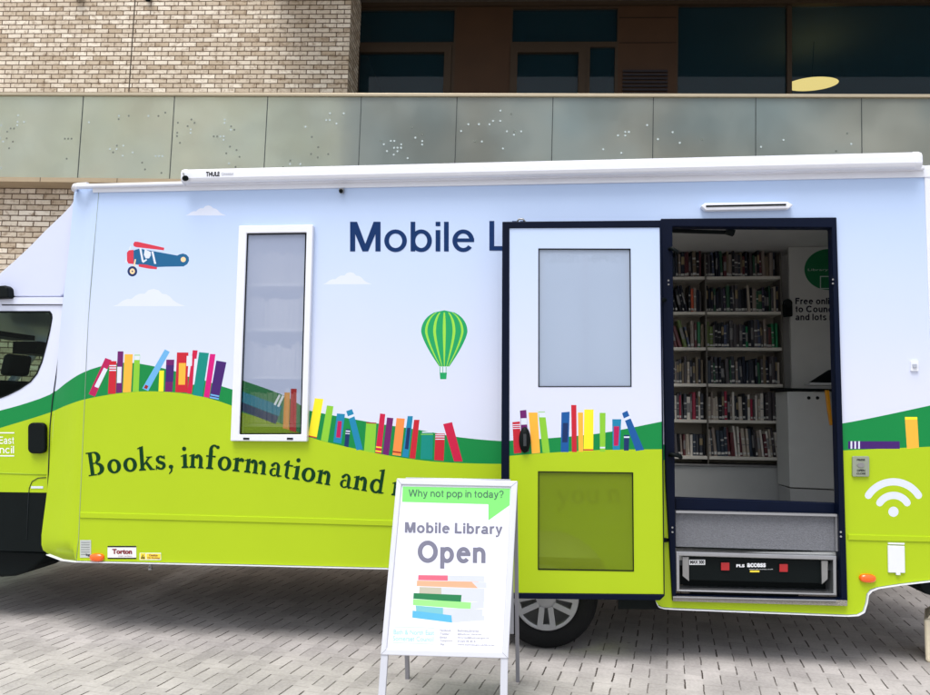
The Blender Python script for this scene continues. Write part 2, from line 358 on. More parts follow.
    put('S', 1.2, arcband(.6, 1.02, .54, .4, T_, h, 15, 262, 18)+arcband(.6, .37, .6, .4, T_, h, -165, 82, 18)+[R_(.55, .62, .66, .77)])
    put('?', .92, arcband(.46, .98, .46, .44, t, h, -60, 175, 16)+[R_(.46-t*.5, .36, .46+t*.5, .66), R_(.46-t*.5, 0, .46+t*.5, t)])
    D[' '] = (.48, [])
    return D
SANS = sans(.215); SANSB = sans(.30); SANSL = sans(.2)
def sans_line(mb, s_, x0, xend, ybase, xh, fmap, m, gl=None, slope=0.0):
    serif_line(mb, s_, x0, xend, (lambda x: ybase+slope*(x-x0)), xh, fmap, m, gl or SANS)
def interp(pts):
    xs = [p[0] for p in pts]; ys = [p[1] for p in pts]
    def f(x):
        if x <= xs[0]: return ys[0]+(x-xs[0])*(ys[1]-ys[0])/(xs[1]-xs[0])
        if x >= xs[-1]: return ys[-1]+(x-xs[-1])*(ys[-1]-ys[-2])/(xs[-1]-xs[-2])
        for i in range(len(xs)-1):
            if x <= xs[i+1]:
                # Catmull-Rom
                p1, p2 = ys[i], ys[i+1]; h = xs[i+1]-xs[i]; t = (x-xs[i])/h
                m1 = (ys[i+1]-ys[i-1])/(xs[i+1]-xs[i-1])*h if i > 0 else p2-p1
                m2 = (ys[i+2]-ys[i])/(xs[i+2]-xs[i])*h if i+2 < len(xs) else p2-p1
                return (2*t**3-3*t*t+1)*p1+(t**3-2*t*t+t)*m1+(-2*t**3+3*t*t)*p2+(t**3-t*t)*m2
    return f
def curve_pts(f, x0, x1, n): return [(x0+(x1-x0)*i/n, f(x0+(x1-x0)*i/n)) for i in range(n+1)]

# ================================================================= GROUND
def paving():
    m = bpy.data.materials.new('block_paving'); m.use_nodes = True; n = m.node_tree.nodes; l = m.node_tree.links
    p = n['Principled BSDF']; p.inputs['Roughness'].default_value = .85
    g = n.new('ShaderNodeNewGeometry'); mp = n.new('ShaderNodeMapping'); mp.inputs['Rotation'].default_value[2] = math.radians(10.3)
    l.new(g.outputs['Position'], mp.inputs['Vector'])
    nzw = n.new('ShaderNodeTexNoise'); nzw.inputs['Scale'].default_value = 7; l.new(mp.outputs[0], nzw.inputs['Vector'])
    wv = n.new('ShaderNodeVectorMath'); wv.operation = 'MULTIPLY_ADD'; wv.inputs[1].default_value = (.012, .012, 0)
    l.new(nzw.outputs['Color'], wv.inputs[0]); l.new(mp.outputs[0], wv.inputs[2])
    sp = n.new('ShaderNodeSeparateXYZ'); l.new(wv.outputs[0], sp.inputs[0])
    def mth(op, a, b=None, c=None, clamp=False):
        x = n.new('ShaderNodeMath'); x.operation = op; x.use_clamp = clamp
        for i, v in enumerate((a, b, c)):
            if v is None: continue
            if isinstance(v, (int, float)): x.inputs[i].default_value = v
            else: l.new(v, x.inputs[i])
        return x.outputs[0]
    u = mth('DIVIDE', sp.outputs[0], .100); vv = mth('DIVIDE', sp.outputs[1], .240)
    ci = mth('ROUND', u); du = mth('ABSOLUTE', mth('SUBTRACT', u, ci))
    ph = mth('FRACT', mth('ADD', vv, mth('MULTIPLY', ci, .23)))
    # random per dash: joint opens up or almost closes
    wn = n.new('ShaderNodeTexWhiteNoise'); wn.noise_dimensions = '2D'; cb = n.new('ShaderNodeCombineXYZ')
    l.new(ci, cb.inputs[0]); l.new(mth('FLOOR', mth('ADD', vv, mth('MULTIPLY', ci, .23))), cb.inputs[1]); l.new(cb.outputs[0], wn.inputs['Vector'])
    nj = n.new('ShaderNodeTexNoise'); nj.inputs['Scale'].default_value = 95; nj.inputs['Detail'].default_value = 3; l.new(g.outputs['Position'], nj.inputs['Vector'])
    wid = mth('ADD', mth('MULTIPLY_ADD', wn.outputs['Value'], .022, -.014), mth('MULTIPLY', nj.outputs[0], .085))
    a = mth('MULTIPLY', mth('LESS_THAN', du, wid), mth('MULTIPLY', mth('LESS_THAN', ph, .66), mth('GREATER_THAN', ph, .04)))
    # cross joints, tight and pale: only a faint line
    cf = mth('FLOOR', u); ph2 = mth('FRACT', mth('ADD', vv, mth('MULTIPLY', cf, .23)))
    cj = mth('LESS_THAN', mth('ABSOLUTE', mth('SUBTRACT', ph2, .66)), .02)
    nb = n.new('ShaderNodeTexNoise'); nb.inputs['Scale'].default_value = 3; nb.inputs['Detail'].default_value = 8; l.new(g.outputs['Position'], nb.inputs['Vector'])
    nf = n.new('ShaderNodeTexNoise'); nf.inputs['Scale'].default_value = 55; nf.inputs['Detail'].default_value = 5; l.new(g.outputs['Position'], nf.inputs['Vector'])
    w2 = n.new('ShaderNodeTexWhiteNoise'); w2.noise_dimensions = '2D'; cb2 = n.new('ShaderNodeCombineXYZ')
    l.new(cf, cb2.inputs[0]); l.new(mth('FLOOR', mth('ADD', vv, mth('MULTIPLY', cf, .23))), cb2.inputs[1]); l.new(cb2.outputs[0], w2.inputs['Vector'])
    t = mth('ADD', mth('MULTIPLY', nb.outputs[0], .5), mth('ADD', mth('MULTIPLY', nf.outputs[0], .35), mth('MULTIPLY', w2.outputs['Value'], .15)))
    cr = n.new('ShaderNodeValToRGB'); e = cr.color_ramp.elements
    e[0].position = .3; e[0].color = lin((146, 142, 140))+(1,); e[1].position = .7; e[1].color = lin((192, 187, 184))+(1,)
    l.new(t, cr.inputs[0])
    def mixc(f, A, colr):
        x = n.new('ShaderNodeMix'); x.data_type = 'RGBA'; l.new(f, x.inputs[0]); l.new(A, x.inputs[6]); x.inputs[7].default_value = lin(colr)+(1,); return x.outputs[2]
    # joints blur out where sand fills them
    keep = mth('MULTIPLY', a, mth('MULTIPLY_ADD', nb.outputs[0], 1.9, -.1, clamp=True))
    c1 = mixc(mth('MULTIPLY', cj, .22), cr.outputs[0], (105, 98, 90)); c2 = mixc(keep, c1, (58, 50, 45))
    ns = n.new('ShaderNodeTexNoise'); ns.inputs['Scale'].default_value = .8; ns.inputs['Detail'].default_value = 7; ns.inputs['Roughness'].default_value = .65; l.new(g.outputs['Position'], ns.inputs['Vector'])
    st = n.new('ShaderNodeMapRange'); st.inputs[1].default_value = .35; st.inputs[2].default_value = .6; st.inputs[3].default_value = .84; st.inputs[4].default_value = 1.03; l.new(ns.outputs[0], st.inputs[0])
    ng = n.new('ShaderNodeTexVoronoi'); ng.inputs['Scale'].default_value = 3.1; l.new(g.outputs['Position'], ng.inputs['Vector'])
    gum = mth('MULTIPLY', mth('LESS_THAN', ng.outputs['Distance'], .045), .3)
    vm = n.new('ShaderNodeVectorMath'); vm.operation = 'SCALE'; l.new(c2, vm.inputs[0]); l.new(mth('SUBTRACT', st.outputs[0], gum), vm.inputs[3]); l.new(vm.outputs[0], p.inputs['Base Color'])
    b = n.new('ShaderNodeBump'); b.inputs['Strength'].default_value = .5; b.inputs['Distance'].default_value = .006
    l.new(mth('SUBTRACT', mth('MULTIPLY', nf.outputs[0], .5), a), b.inputs['Height']); l.new(b.outputs[0], p.inputs['Normal'])
    return m
tag(MB().add([(-150, -150, 0), (150, -150, 0), (150, 150, 0), (-150, 150, 0)], [(0, 1, 2, 3)], paving()).build('paving', fix=False), kind='structure')

# ================================================================= VAN
van = empty('mobile_library_van', (0, 1.1, 0))
tag(van, 'lime green and pale blue mobile library van with side door slid open on the paving', 'van')
VI = Matrix.Translation((0, -1.1, 0))
class VMB(MB):
    def build(s, name, parent=None, **k):
        o = super().build(name, None, **k); o.parent = parent or van
        # geometry is in world metres; parents sit at the van's base
        o.data.transform(VI) if True else None
        clean(o.data); return o
WB = 2.25     # body width
def SV(Y): return lambda x, y: S(x, y, Y)
r5 = Zf(80, 330, 3.476); r4 = Zf(80, 160, 3.476); r6 = Zf(280, 160, 3.476); r7 = Zf(280, 330, 3.476); rd = Zf(490, 390, 2.674); rr = Zf(820, 400, 2.355)

greenf = interp([(-60, 424), (0, 410.5), (30, 402), (53, 393), (66, 383), (80, 374), (98, 367), (125, 362.5), (150, 365.5), (185, 374), (221, 386), (265, 399), (309, 410.5), (375, 423), (424, 430.7), (453, 436.4), (500, 441), (620, 446), (740, 438), (842, 423.5), (930, 405.5), (990, 392)])
limef = interp([(-60, 446), (0, 428), (50, 412.5), (66, 405.5), (86, 399), (123, 392.8), (152, 391.3), (189, 394), (215, 400), (231, 405.4), (270, 421), (307, 436.4), (352, 448), (395, 456.6), (438, 461.8), (500, 463.8), (620, 462), (842, 450.5), (930, 446.7), (990, 444)])
# --- regions of the printed side
def bookregions():
    R = []
    def bk(z, pts, k): R.append((z(pts), V(k)))
    z = r5
    bk(z, [(88,97),(110,105),(52,232),(30,222)], 'mag'); bk(z, [(83,131),(96,137),(64,202),(50,196)], 'white')
    bk(z, [(103,108),(127,108),(124,222),(97,222)], 'red')
    for y in (122, 130, 138): bk(z, [(102,y),(126.5,y),(126,y+4),(102,y+4)], 'white')
    bk(z, [(131,74),(151,74),(146,218),(125,218)], 'pur'); bk(z, [(130,128),(145,128),(143,184),(128,184)], 'white')
    bk(z, [(155,84),(184,84),(177,215),(149,217)], 'org')
    bk(z, [(189,86),(209,86),(204,214),(183,214)], 'lgr'); bk(z, [(190,89),(208,89),(207,104),(189,104)], 'white')
    bk(z, [(295,67),(312,76),(237,212),(216,203)], 'blu'); bk(z, [(228,190),(238,195),(232,206),(222,201)], 'dred')
    bk(z, [(276,141),(292,141),(290,213),(273,213)], 'yel')
    bk(z, [(300,103),(328,103),(321,215),(295,215)], 'pur'); bk(z, [(299,122),(327,122),(324,180),(297,180)], 'dpur')
    bk(z, [(337,78),(377,78),(374,218),(331,216)], 'red'); bk(z, [(344,115),(368,115),(365,190),(342,190)], 'org')
    bk(z, [(392,70),(409,71),(388,222),(372,220)], 'crim'); bk(z, [(371,90),(390,90),(389,125),(383,125),(380,162),(374,162),(376,125),(370,125)], 'white')
    bk(z, [(398,100),(410,100),(402,190),(392,190)], 'white')
    bk(z, [(414,77),(448,80),(425,232),(392,226)], 'teal')
    bk(z, [(452,83),(471,84),(449,236),(430,232)], 'pink')
    bk(z, [(474,106),(509,112),(482,243),(450,238)], 'dpur')
    bk(z, [(454,222),(484,228),(483,233),(453,227)], 'blu'); bk(z, [(452,231),(483,237),(482,242),(451,236)], 'blu')
    z = r7
    bk(z, [(121,237),(151,240),(128,372),(98,366)], 'yel'); bk(z, [(98,366),(128,372),(127,376),(97,370)], 'red')
    bk(z, [(163,262),(186,265),(166,390),(142,383)], 'lgr')
    bk(z, [(198,290),(226,292),(213,395),(185,390)], 'tblue'); bk(z, [(201,316),(215,317),(210,375),(195,373)], 'mag')
    bk(z, [(229,344),(244,345),(238,408),(223,404)], 'navy'); bk(z, [(229,349),(244,350),(243,354),(228,353)], 'white'); bk(z, [(228,358),(243,359),(242,362),(227,361)], 'white')
    bk(z, [(230,282),(250,275),(257,292),(236,300)], 'tblue'); bk(z, [(236,300),(257,292),(259,300),(239,308)], 'white'); bk(z, [(239,308),(259,300),(288,415),(266,418)], 'tblue')
    bk(z, [(300,320),(335,322),(329,428),(292,420)], 'lgr'); bk(z, [(300,320),(335,322),(335,326),(300,324)], 'dred')
    bk(z, [(348,290),(366,292),(352,430),(331,427)], 'crim'); bk(z, [(334,404),(354,407),(353,411),(333,408)], 'yel'); bk(z, [(332,418),(353,421),(352,425),(331,422)], 'yel')
    bk(z, [(372,304),(394,306),(378,436),(356,432)], 'pur')
    bk(z, [(405,306),(434,308),(420,438),(391,434)], 'orange'); bk(z, [(392,420),(421,424),(421,429),(391,425)], 'dred')
    bk(z, [(444,299),(462,299),(446,443),(424,440)], 'tblue'); bk(z, [(442,340),(454,340),(446,415),(434,413)], 'navy')
    bk(z, [(466,312),(485,312),(470,448),(450,445)], 'red')
    bk(z, [(492,358),(532,358),(530,450),(488,448)], 'teal'); bk(z, [(494,353),(530,353),(530,357),(494,357)], 'white'); bk(z, [(490,361),(532,361),(532,364),(490,364)], 'lgr')
    bk(z, [(540,360),(573,360),(569,455),(536,452)], 'red')
    for y in (363, 370, 378): bk(z, [(540,y),(572,y),(572,y+3),(540,y+3)], 'white')
    bk(z, [(567,327),(598,320),(635,457),(605,457)], 'crim')
    z = rr
    bk(z, [(66,97),(188,97),(188,115),(66,115)], 'dpur')
    for x in (72, 81, 90): bk(z, [(x,97),(x+4,97),(x+4,115),(x,115)], 'white')
    bk(z, [(200,40),(229,40),(233,112),(205,115)], 'org'); bk(z, [(200,40),(229,40),(229.3,46),(200.3,46)], 'yel')
    return R
def cloud(x0, x1, yb, h):
    pr = [(0,0),(.07,.1),(.13,.3),(.2,.42),(.26,.42),(.31,.6),(.37,.72),(.44,.72),(.49,.93),(.56,1.),(.63,.93),(.68,.72),(.74,.68),(.79,.55),(.84,.32),(.9,.16),(1,0)]
    return [(x0+(x1-x0)*a, yb-h*b) for a, b in pr]
def pic():
    R = []
    R.append((r4(cloud(366, 508, 193, 35)), V('white'))); R.append((r4(cloud(114, 366, 508, 60)), V('white'))); R.append((r6(cloud(148, 320, 432, 42)), V('white')))
    a = lambda pts, k: R.append((r4(pts), V(k)))
    a([(174,298),(178,300),(161,357),(157,355)], 'white')
    a([(184,315),(206,308),(250,316),(338,332),(346,328),(358,325),(370,329),(378,338),(379,350),(373,362),(360,370),(300,371),(250,373),(184,361)], 'plane')
    a([(170,314),(186,312),(186,362),(168,360),(163,350),(163,322)], 'pred')
    a(ell(359, 346, 9, 9, 16), 'cream')
    a([(225,310),(246,320),(246,332),(240,342),(228,342),(222,330)], 'white')
    a([(204,362),(230,364),(268,373),(267,380),(240,378),(204,371)], 'pred')
    a([(190,284),(200,284),(293,305),(292,314),(195,303),(187,300),(185,292)], 'pred')
    a([(206,306),(213,306),(222,354),(215,354)], 'white'); a([(248,318),(255,318),(265,361),(258,361)], 'white')
    a([(216,352),(231,344),(233,349),(219,358)], 'white'); a([(182,384),(190,345),(195,345),(187,386)], 'cream')
    a(ell(182, 387, 17, 18, 22), 'navy'); a(ell(182, 387, 9, 10, 16), 'cream'); a(ell(182, 387, 3, 3, 8), 'navy')
    # balloon
    cx, yt, yb = 444.3, 310.3, 366.5
    def hw(t):   # half width down the envelope
        if t < .38: return 23.2*math.sin(math.acos(max(-1, min(1, 1-t/.38))))
        s_ = (t-.38)/.62; return 23.2*(1-s_**1.35)+5.0*s_**1.35
    ts = [i/26 for i in range(27)]
    yy = lambda t: yt+(yb-yt)*t
    R.append(([(cx+hw(t), yy(t)) for t in ts]+[(cx-hw(t), yy(t)) for t in reversed(ts[1:])], V('bgreen')))
    for u, wd in ((-.78, .05), (-.42, .06), (0, .065), (.42, .06), (.78, .05)):
        R.append(([(cx+hw(t)*(u+wd), yy(t)) for t in ts[1:]]+[(cx+hw(t)*(u-wd), yy(t)) for t in reversed(ts[1:])], V('bl')))
    R.append((r7([(554,128),(580,128),(579,148),(556,148)]), V('white')))
    for x in (556, 566, 577): R.append((r7([(x-1,128),(x+1.4,128),(x+1,148),(x-1,148)]), V('bgreen')))
    R.append((r7([(555,148),(580,148),(578,171),(557,171)]), V('bgreen')))
    # wireless sign
    c_, q_ = 173, 263
    for ro, ri in ((79, 62), (47, 30)):
        am, nn = 57, 20
        P = [(c_+ro*math.sin(math.radians(a_)), q_-ro*math.cos(math.radians(a_))) for a_ in [-am+2*am*i/nn for i in range(nn+1)]]
        rm = (ro+ri)/2; h_ = (ro-ri)/2
        ex, ey = c_+rm*math.sin(math.radians(am)), q_-rm*math.cos(math.radians(am))
        P += [(ex+h_*math.sin(math.radians(am+t)), ey-h_*math.cos(math.radians(am+t))) for t in (40, 80, 120, 155)]
        P += [(c_+ri*math.sin(math.radians(a_)), q_-ri*math.cos(math.radians(a_))) for a_ in [am-2*am*i/nn for i in range(nn+1)]]
        ex = 2*c_-ex
        P += [(ex+h_*math.sin(math.radians(-am+t)), ey-h_*math.cos(math.radians(-am+t))) for t in (-155, -120, -80, -40)]
        R.append((rr(P), V('white')))
    R.append((rr(ell(c_, q_, 12, 12, 20)), V('white')))
    return R
topf = interp([(90, 187.3), (330, 182.4), (600, 175.2), (924, 165.8)])
archP = [(546+66*math.cos(math.radians(a)), 596-66*math.sin(math.radians(a))) for a in range(160, 10, -10)]
body_out = curve_pts(topf, 99, 924, 6)+[(929, 313), (936, 470), (941, 579), (930, 580), (900, 583.5), (877, 587), (870, 589.5), (866.5, 594), (865.2, 603), (862.5, 611), (857, 614), (848, 614.6), (760, 611.2), (680, 608), (662, 607), (657, 604), (655, 599), (654, 596)]+[(p[0], p[1]) for p in reversed(archP)]+[(386, 567.5), (240, 564), (76, 560.5), (78.3, 540), (88, 320)]
win_hole = [(243, 230), (309, 229.3), (303, 437), (235, 437)]
door_hole = [(661.5, 219.3), (836.3, 218), (840.5, 360), (847.2, 600), (846.5, 603.5), (672, 600.5), (666, 480)]
mb = VMB()
regs = [(curve_pts(greenf, 60, 960, 90)+[(960, 640), (60, 640)], GREEN), (curve_pts(limef, 60, 960, 90)+[(960, 641), (60, 641)], LIME)]+bookregions()+pic()
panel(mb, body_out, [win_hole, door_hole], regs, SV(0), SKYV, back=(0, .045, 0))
side = mb.build('body_side')
# --- rest of the shell
xr = S(941, 579).x+.02
zt = S(500, 178).z; zb = S(240, 564).z; xl = S(82, 480).x
xr2 = xr+.55
LIN = mat('van_lining', (214, 214, 210), .6, var=.05)
mb = VMB(); mb.box((xl+.02, WB-.04, zb), (xr2, WB, zt-.051), WHITE); mb.build('far_side')
mb = VMB(); mb.box((xl+.02, .05, zb), (xl+.06, WB-.045, zt-.055), LIN); mb.build('front_bulkhead')
mb = VMB(); mb.box((xr2-.04, .05, zb+.35), (xr2, WB-.045, zt-.055), WHITE); mb.build('rear_wall', bevel=.01)
mb = VMB()
# roof with two rooflight openings, added unseen so daylight reaches the shelves
rz = zt-.015
xs_ = [xl-.03, -1.6, -.8, .1, 1.0, xr2]
for i in range(5):
    if i in (1, 3):
        mb.box((xs_[i], -.012, rz-.035), (xs_[i+1], .4, rz+.02), WHITE); mb.box((xs_[i], 1.85, rz-.035), (xs_[i+1], WB+.01, rz+.02), WHITE)
    else: mb.box((xs_[i], -.012, rz-.035), (xs_[i+1], WB+.01, rz+.02), WHITE)
roof = mb.build('roof', fix=False)
OPAL = film('added_opal_rooflight', (235, 238, 240), .12, .4)
for i in (1, 3):
    mb = VMB(); mb.box((xs_[i]-.03, .37, rz+.021), (xs_[i+1]+.03, 1.88, rz+.06), OPAL); mb.build('added_rooflight', roof).matrix_parent_inverse = Matrix()
# roof edge rail along the side
mb = VMB()
a, b = S(77, 186.8, -.02), S(186, 184, -.02)
mb.bar(a, b, .026, .05, WHITE); mb.bar(b, S(924, 168, -.02), .03, .03, WHITE)
mb.build('roof_gutter', bevel=.008)
mb = VMB()
mb.tube([S(74.5, 189, .1), S(75.5, 186.5, .02), S(79, 186, -.015), S(88, 185.5, -.02)], .022, WHITE, 12); mb.build('gutter_end')
# rear corner moulding
mb = VMB(); P = [(924.3, 165.5), (932, 165), (948, 165), (948, 579), (941.5, 579), (936.5, 470), (929.5, 313)]
pf = [S(x, y, -.008) for x, y in P]; mb.prism(list(reversed(pf)), (0, .06, 0), WHITE); mb.build('rear_corner_moulding', bevel=.004)
# side skin between moulding and rear wall
mb = VMB(); mb.box((S(947, 400).x, .0, zb+.05), (xr2, .04, zt-.052), WHITE); mb.build('rear_quarter_panel')

# --- front corner moulding (curved back), carries the same print
lx = interp([(184, 75.3), (200, 73.5), (250, 69), (297, 63.5), (330, 60), (400, 55), (455, 51), (500, 46), (535, 41.5), (545, 41.5), (553, 47), (560.5, 74)])
rx_ = interp([(183, 99.2), (186.5, 99), (320, 88), (430, 83.5), (540, 78.3), (561, 76)])
def cornermap(x, y):
    l_, r_ = lx(y), rx_(y); t = min(1, max(0, (x-l_)/max(1, r_-l_)))
    a_ = (1-t)*math.pi/2*.9
    return S(x, y, .16*(1-math.cos(a_))/1.0)
L = [(lx(y), y) for y in (184, 192, 200, 225, 250, 275, 297, 330, 360, 385, 400, 430, 455, 480, 500, 520, 535, 545, 550, 553)]
outer = L+[(53, 556), (62, 559), (74, 561)]+[(rx_(y), y) for y in (560, 540, 500, 470, 430, 400, 380, 360, 320, 290, 260, 220, 187)]+[(88, 185)]
grid = []
ysg = list(range(186, 560, 11))
for u in (.15, .3, .45, .6, .75, .88):
    for i in range(len(ysg)-1):
        p = (lx(ysg[i])*(1-u)+rx_(ysg[i])*u, ysg[i]); q = (lx(ysg[i+1])*(1-u)+rx_(ysg[i+1])*u, ysg[i+1]); grid.append([p, q, (q[0]+.05, q[1]), (p[0]+.05, p[1])])
mb = VMB()
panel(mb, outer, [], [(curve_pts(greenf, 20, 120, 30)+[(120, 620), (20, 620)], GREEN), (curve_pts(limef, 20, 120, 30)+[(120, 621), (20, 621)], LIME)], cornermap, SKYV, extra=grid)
o = mb.build('front_corner_moulding')
for p in o.data.polygons: p.use_smooth = True
mb = VMB(); mb.tube([S(99.2, 187, -.001), S(88.2, 320, -.001), S(78.5, 540, -.001), S(76.3, 560, -.001)], .0016, mat('seam_shadow', (150, 165, 150), .6), 6); mb.build('corner_seam')
# front face of the body above / behind the cab
mb = VMB(); xf = S(60, 330, .16).x
v = [S(76, 190, .16), S(60, 330, .16), S(50, 470, .16), S(44, 545, .16)]
mb.prism([v[0], v[1], v[2], v[3], (v[3].x+.14, .16, v[3].z), (v[0].x+.1, .16, v[0].z)], (0, WB-.2, 0), SKYV); mb.build('body_front')

# --- bottom edge strip, waist moulding
mb = VMB()
bl = [(48, 554.5), (62, 559.8), (75, 561.5), (240, 565), (386, 568.5), (482, 571.2)]
for i in range(len(bl)-1): mb.bar(S(*bl[i], .0 if i > 1 else .03*(2-i)), S(*bl[i+1], .0 if i+1 > 1 else .03*(1-i)), .0045, .03, WHITE)
mb.build('edge_trim'); mb = VMB()
bl = [(656, 602), (658.5, 606.5), (664, 608.2), (680, 609), (760, 612.2), (848, 615.6), (857.5, 615), (863.5, 611.8), (866.2, 603), (867.5, 594.5), (871, 590.5), (877.5, 588), (900, 584.5), (941, 579.8)]
for i in range(len(bl)-1): mb.bar(S(*bl[i]), S(*bl[i+1]), .0045, .03, WHITE)
mb.build('edge_trim')
waist = interp([(82, 515.2), (330, 521.5), (660, 531.5), (848, 537.2), (936, 539.5)])
for x0, x1 in ((80, 664), (848.5, 937)):
    mb = VMB(); n = 5
    pts = [(x0+(x1-x0)*i/n) for i in range(n+1)]
    for i in range(n):
        q = [S(pts[i], waist(pts[i])-2.6, -.007), S(pts[i+1], waist(pts[i+1])-2.6, -.007), S(pts[i+1], waist(pts[i+1])+2.4, -.007), S(pts[i], waist(pts[i])+2.4, -.007)]
        mb.add(q, [(3, 2, 1, 0)], LIME)
        t2 = [S(pts[i], waist(pts[i])-3.1, -.0), S(pts[i+1], waist(pts[i+1])-3.1, -.0), S(pts[i+1], waist(pts[i+1])+2.9, -.0), S(pts[i], waist(pts[i])+2.9, -.0)]
        mb.add([q[0], q[1], t2[1], t2[0]], [(0, 1, 2, 3)], LIME); mb.add([q[3], q[2], t2[2], t2[3]], [(0, 1, 2, 3)], LIME)
    mb.build('waist_moulding')

# --- lettering on the side
mb = VMB(); f = SV(-.0018)
sans_line(mb, 'Mobile', 348.2, 476, 251.4, 21.3, f, LNAVY)
sans_line(mb, 'Library', 487.6, 620, 250.6, 21.3, f, LNAVY)
mb.build('lettering')
mb = VMB(); sans_line(mb, 'Information Service'.replace('I', 'l'), 512, 628, 262.5, 7.5, SV(-.0018), LNAVY); mb.build('lettering')
basef = interp([(60, 483), (90, 476.2), (125, 472), (162, 469.3), (190, 468), (215, 469.5), (258, 474), (300, 480.3), (327, 485), (355, 489.5), (382, 493.8), (430, 500), (490, 503.5), (560, 504), (640, 502)])
mb = VMB()
serif_line(mb, 'Books, information and', 88.5, 384.5, basef, 13.6, SV(-.0018), LGRN)
serif_line(mb, 'more and', 391, 498, basef, 13.6, SV(-.0018), LGRN)
serif_line(mb, 'you n', 556, 622, basef, 13.6, SV(-.0018), LGRN)
mb.build('lettering')

# --- side window
FILM = film('dotted_window_film', (178, 190, 218), .60, .12)
FG = film('dotted_film_green', (30, 104, 62), .62, .12); FL = film('dotted_film_lime', (112, 140, 20), .62, .12)
def filmc(k, rgb): return film('dotted_film_'+k, rgb, .68, .12)
mb = VMB()
fo = [(238.6, 225.6), (313, 224.6), (306.8, 441.6), (230.2, 441.0)]; fi = [(246.6, 233.2), (306.4, 232.4), (301, 434.4), (239.2, 434.6)]
panel(mb, [(p[0], p[1]) for p in fo], [fi], [], SV(-.035), WHITE, back=(0, .07, 0))
o = mb.build('window_frame', bevel=.006, seg=3)
mb = VMB()
fo2 = [(246.3, 232.9), (306.7, 232.1), (301.3, 434.7), (238.9, 434.9)]; fi2 = [(247.6, 234.5), (305.2, 233.7), (300.2, 433.2), (240.3, 433.4)]
panel(mb, fo2, [fi2], [], SV(-.026), BLACKP, back=(0, .03, 0)); mb.build('window_seal')
z = r5
winregs = [(curve_pts(interp([(238, 379), (243, 380.5), (285, 396), (305, 408)]), 236, 310, 12)+[(310, 450), (236, 450)], FG),
           (curve_pts(interp([(236, 411), (262, 418), (285, 425), (305, 436)]), 236, 310, 12)+[(310, 451), (236, 451)], FL),
           (z([(560,212),(702,265),(692,300),(556,248)]), filmc('teal', (20, 104, 124))),
           (z([(556,248),(690,300),(680,327),(552,277)]), filmc('navy', (18, 44, 74))),
           (z([(691,224),(698,226),(680,262),(673,259)]), filmc('white', (190, 200, 205))), (z([(702,227),(710,230),(692,268),(685,265)]), filmc('white2', (190, 200, 205))),
           (z([(711,217),(730,217),(726,346),(705,342)]), filmc('tan', (186, 132, 66))), (z([(733,204),(753,204),(751,356),(728,349)]), filmc('red', (150, 34, 40)))]
mb = VMB(); panel(mb, [(247, 234), (305.8, 233.2), (300.6, 433.6), (239.8, 433.8)], [], winregs, SV(-.014), FILM); mb.build('window_pane', fix=False)
for x in (246.3, 290): mb = VMB(); mb.bar(S(x-3, 438.6, -.036), S(x+3, 438.7, -.036), .012, .006, BLACKP); mb.build('window_latch')

# --- awning
mb = VMB()
def prof(px_t, py_t, px_b, py_b):
    t, b_ = S(px_t, py_t, -.09), S(px_b, py_b, -.09); x = t.x; z1, z0 = t.z, b_.z; h_ = z1-z0
    return [(x, -.004, z0+.012), (x, -.066, z0), (x, -.083, z0+h_*.08), (x, -.092, z0+h_*.28), (x, -.092, z0+h_*.66), (x, -.083, z0+h_*.86), (x, -.06, z1), (x, -.004, z1+.006)]
A0 = prof(184.5, 168.2, 184.5, 182.2); A1 = prof(916, 150.6, 916, 167.2)
n = len(A0); mb.add(A0+A1, [(i, (i+1) % n, (i+1) % n+n, i+n) for i in range(n)], WHITE, False); mb.build('awning_case', bevel=.006)
mb = VMB(); s0 = S(185, 176.6, -.124); 
def capbox(x0, x1, pr, m):
    yc = sum(p[1] for p in pr)/len(pr); zc = sum(p[2] for p in pr)/len(pr)
    a_ = [(x0, yc+(p[1]-yc)*1.05, zc+(p[2]-zc)*1.06) for p in pr]; b_ = [(x1, yc+(p[1]-yc)*1.05, zc+(p[2]-zc)*1.06) for p in pr]
    k = len(pr); mb.add(a_+b_, [(i, (i+1) % k, (i+1) % k+k, i+k) for i in range(k)]+[tuple(range(k)), tuple(reversed(range(k, 2*k)))], m)
capbox(A0[0][0]-.025, A0[0][0]+.012, A0, WHITE)
mb.build('awning_end_cap', bevel=.008)
mb = VMB(); capbox(A1[0][0]-.012, A1[0][0]+.04, A1, WHITE); mb.build('awning_end_cap', bevel=.012, seg=3)
mb = VMB(); mb.tube([S(184.6, 178.5, -.10), S(186, 178.2, -.115)], .018, BLACKP, 12); mb.bar(S(183, 173, -.098), S(184.5, 177, -.098), .008, .008, STEEL); mb.build('awning_crank_eye')
mb = VMB(); fm = SV(-.0938)
text_mesh(mb, 'THULE', (205.8, 171.6, 219.6, 176.6), fm, LBLACK, .04, skew=-.024)
text_mesh(mb, 'Omnistor', (221.5, 172.2, 233.5, 175.6), fm, mat('lettering_grey', (150, 152, 158), .5), .0, skew=-.024)
mb.build('awning_lettering')
mb = VMB(); mb.bar(S(186, 184.2, -.01), S(916, 169.2, -.01), .012, .02, mat('awning_slot', (120, 124, 134), .6)); mb.build('awning_lead_rail')
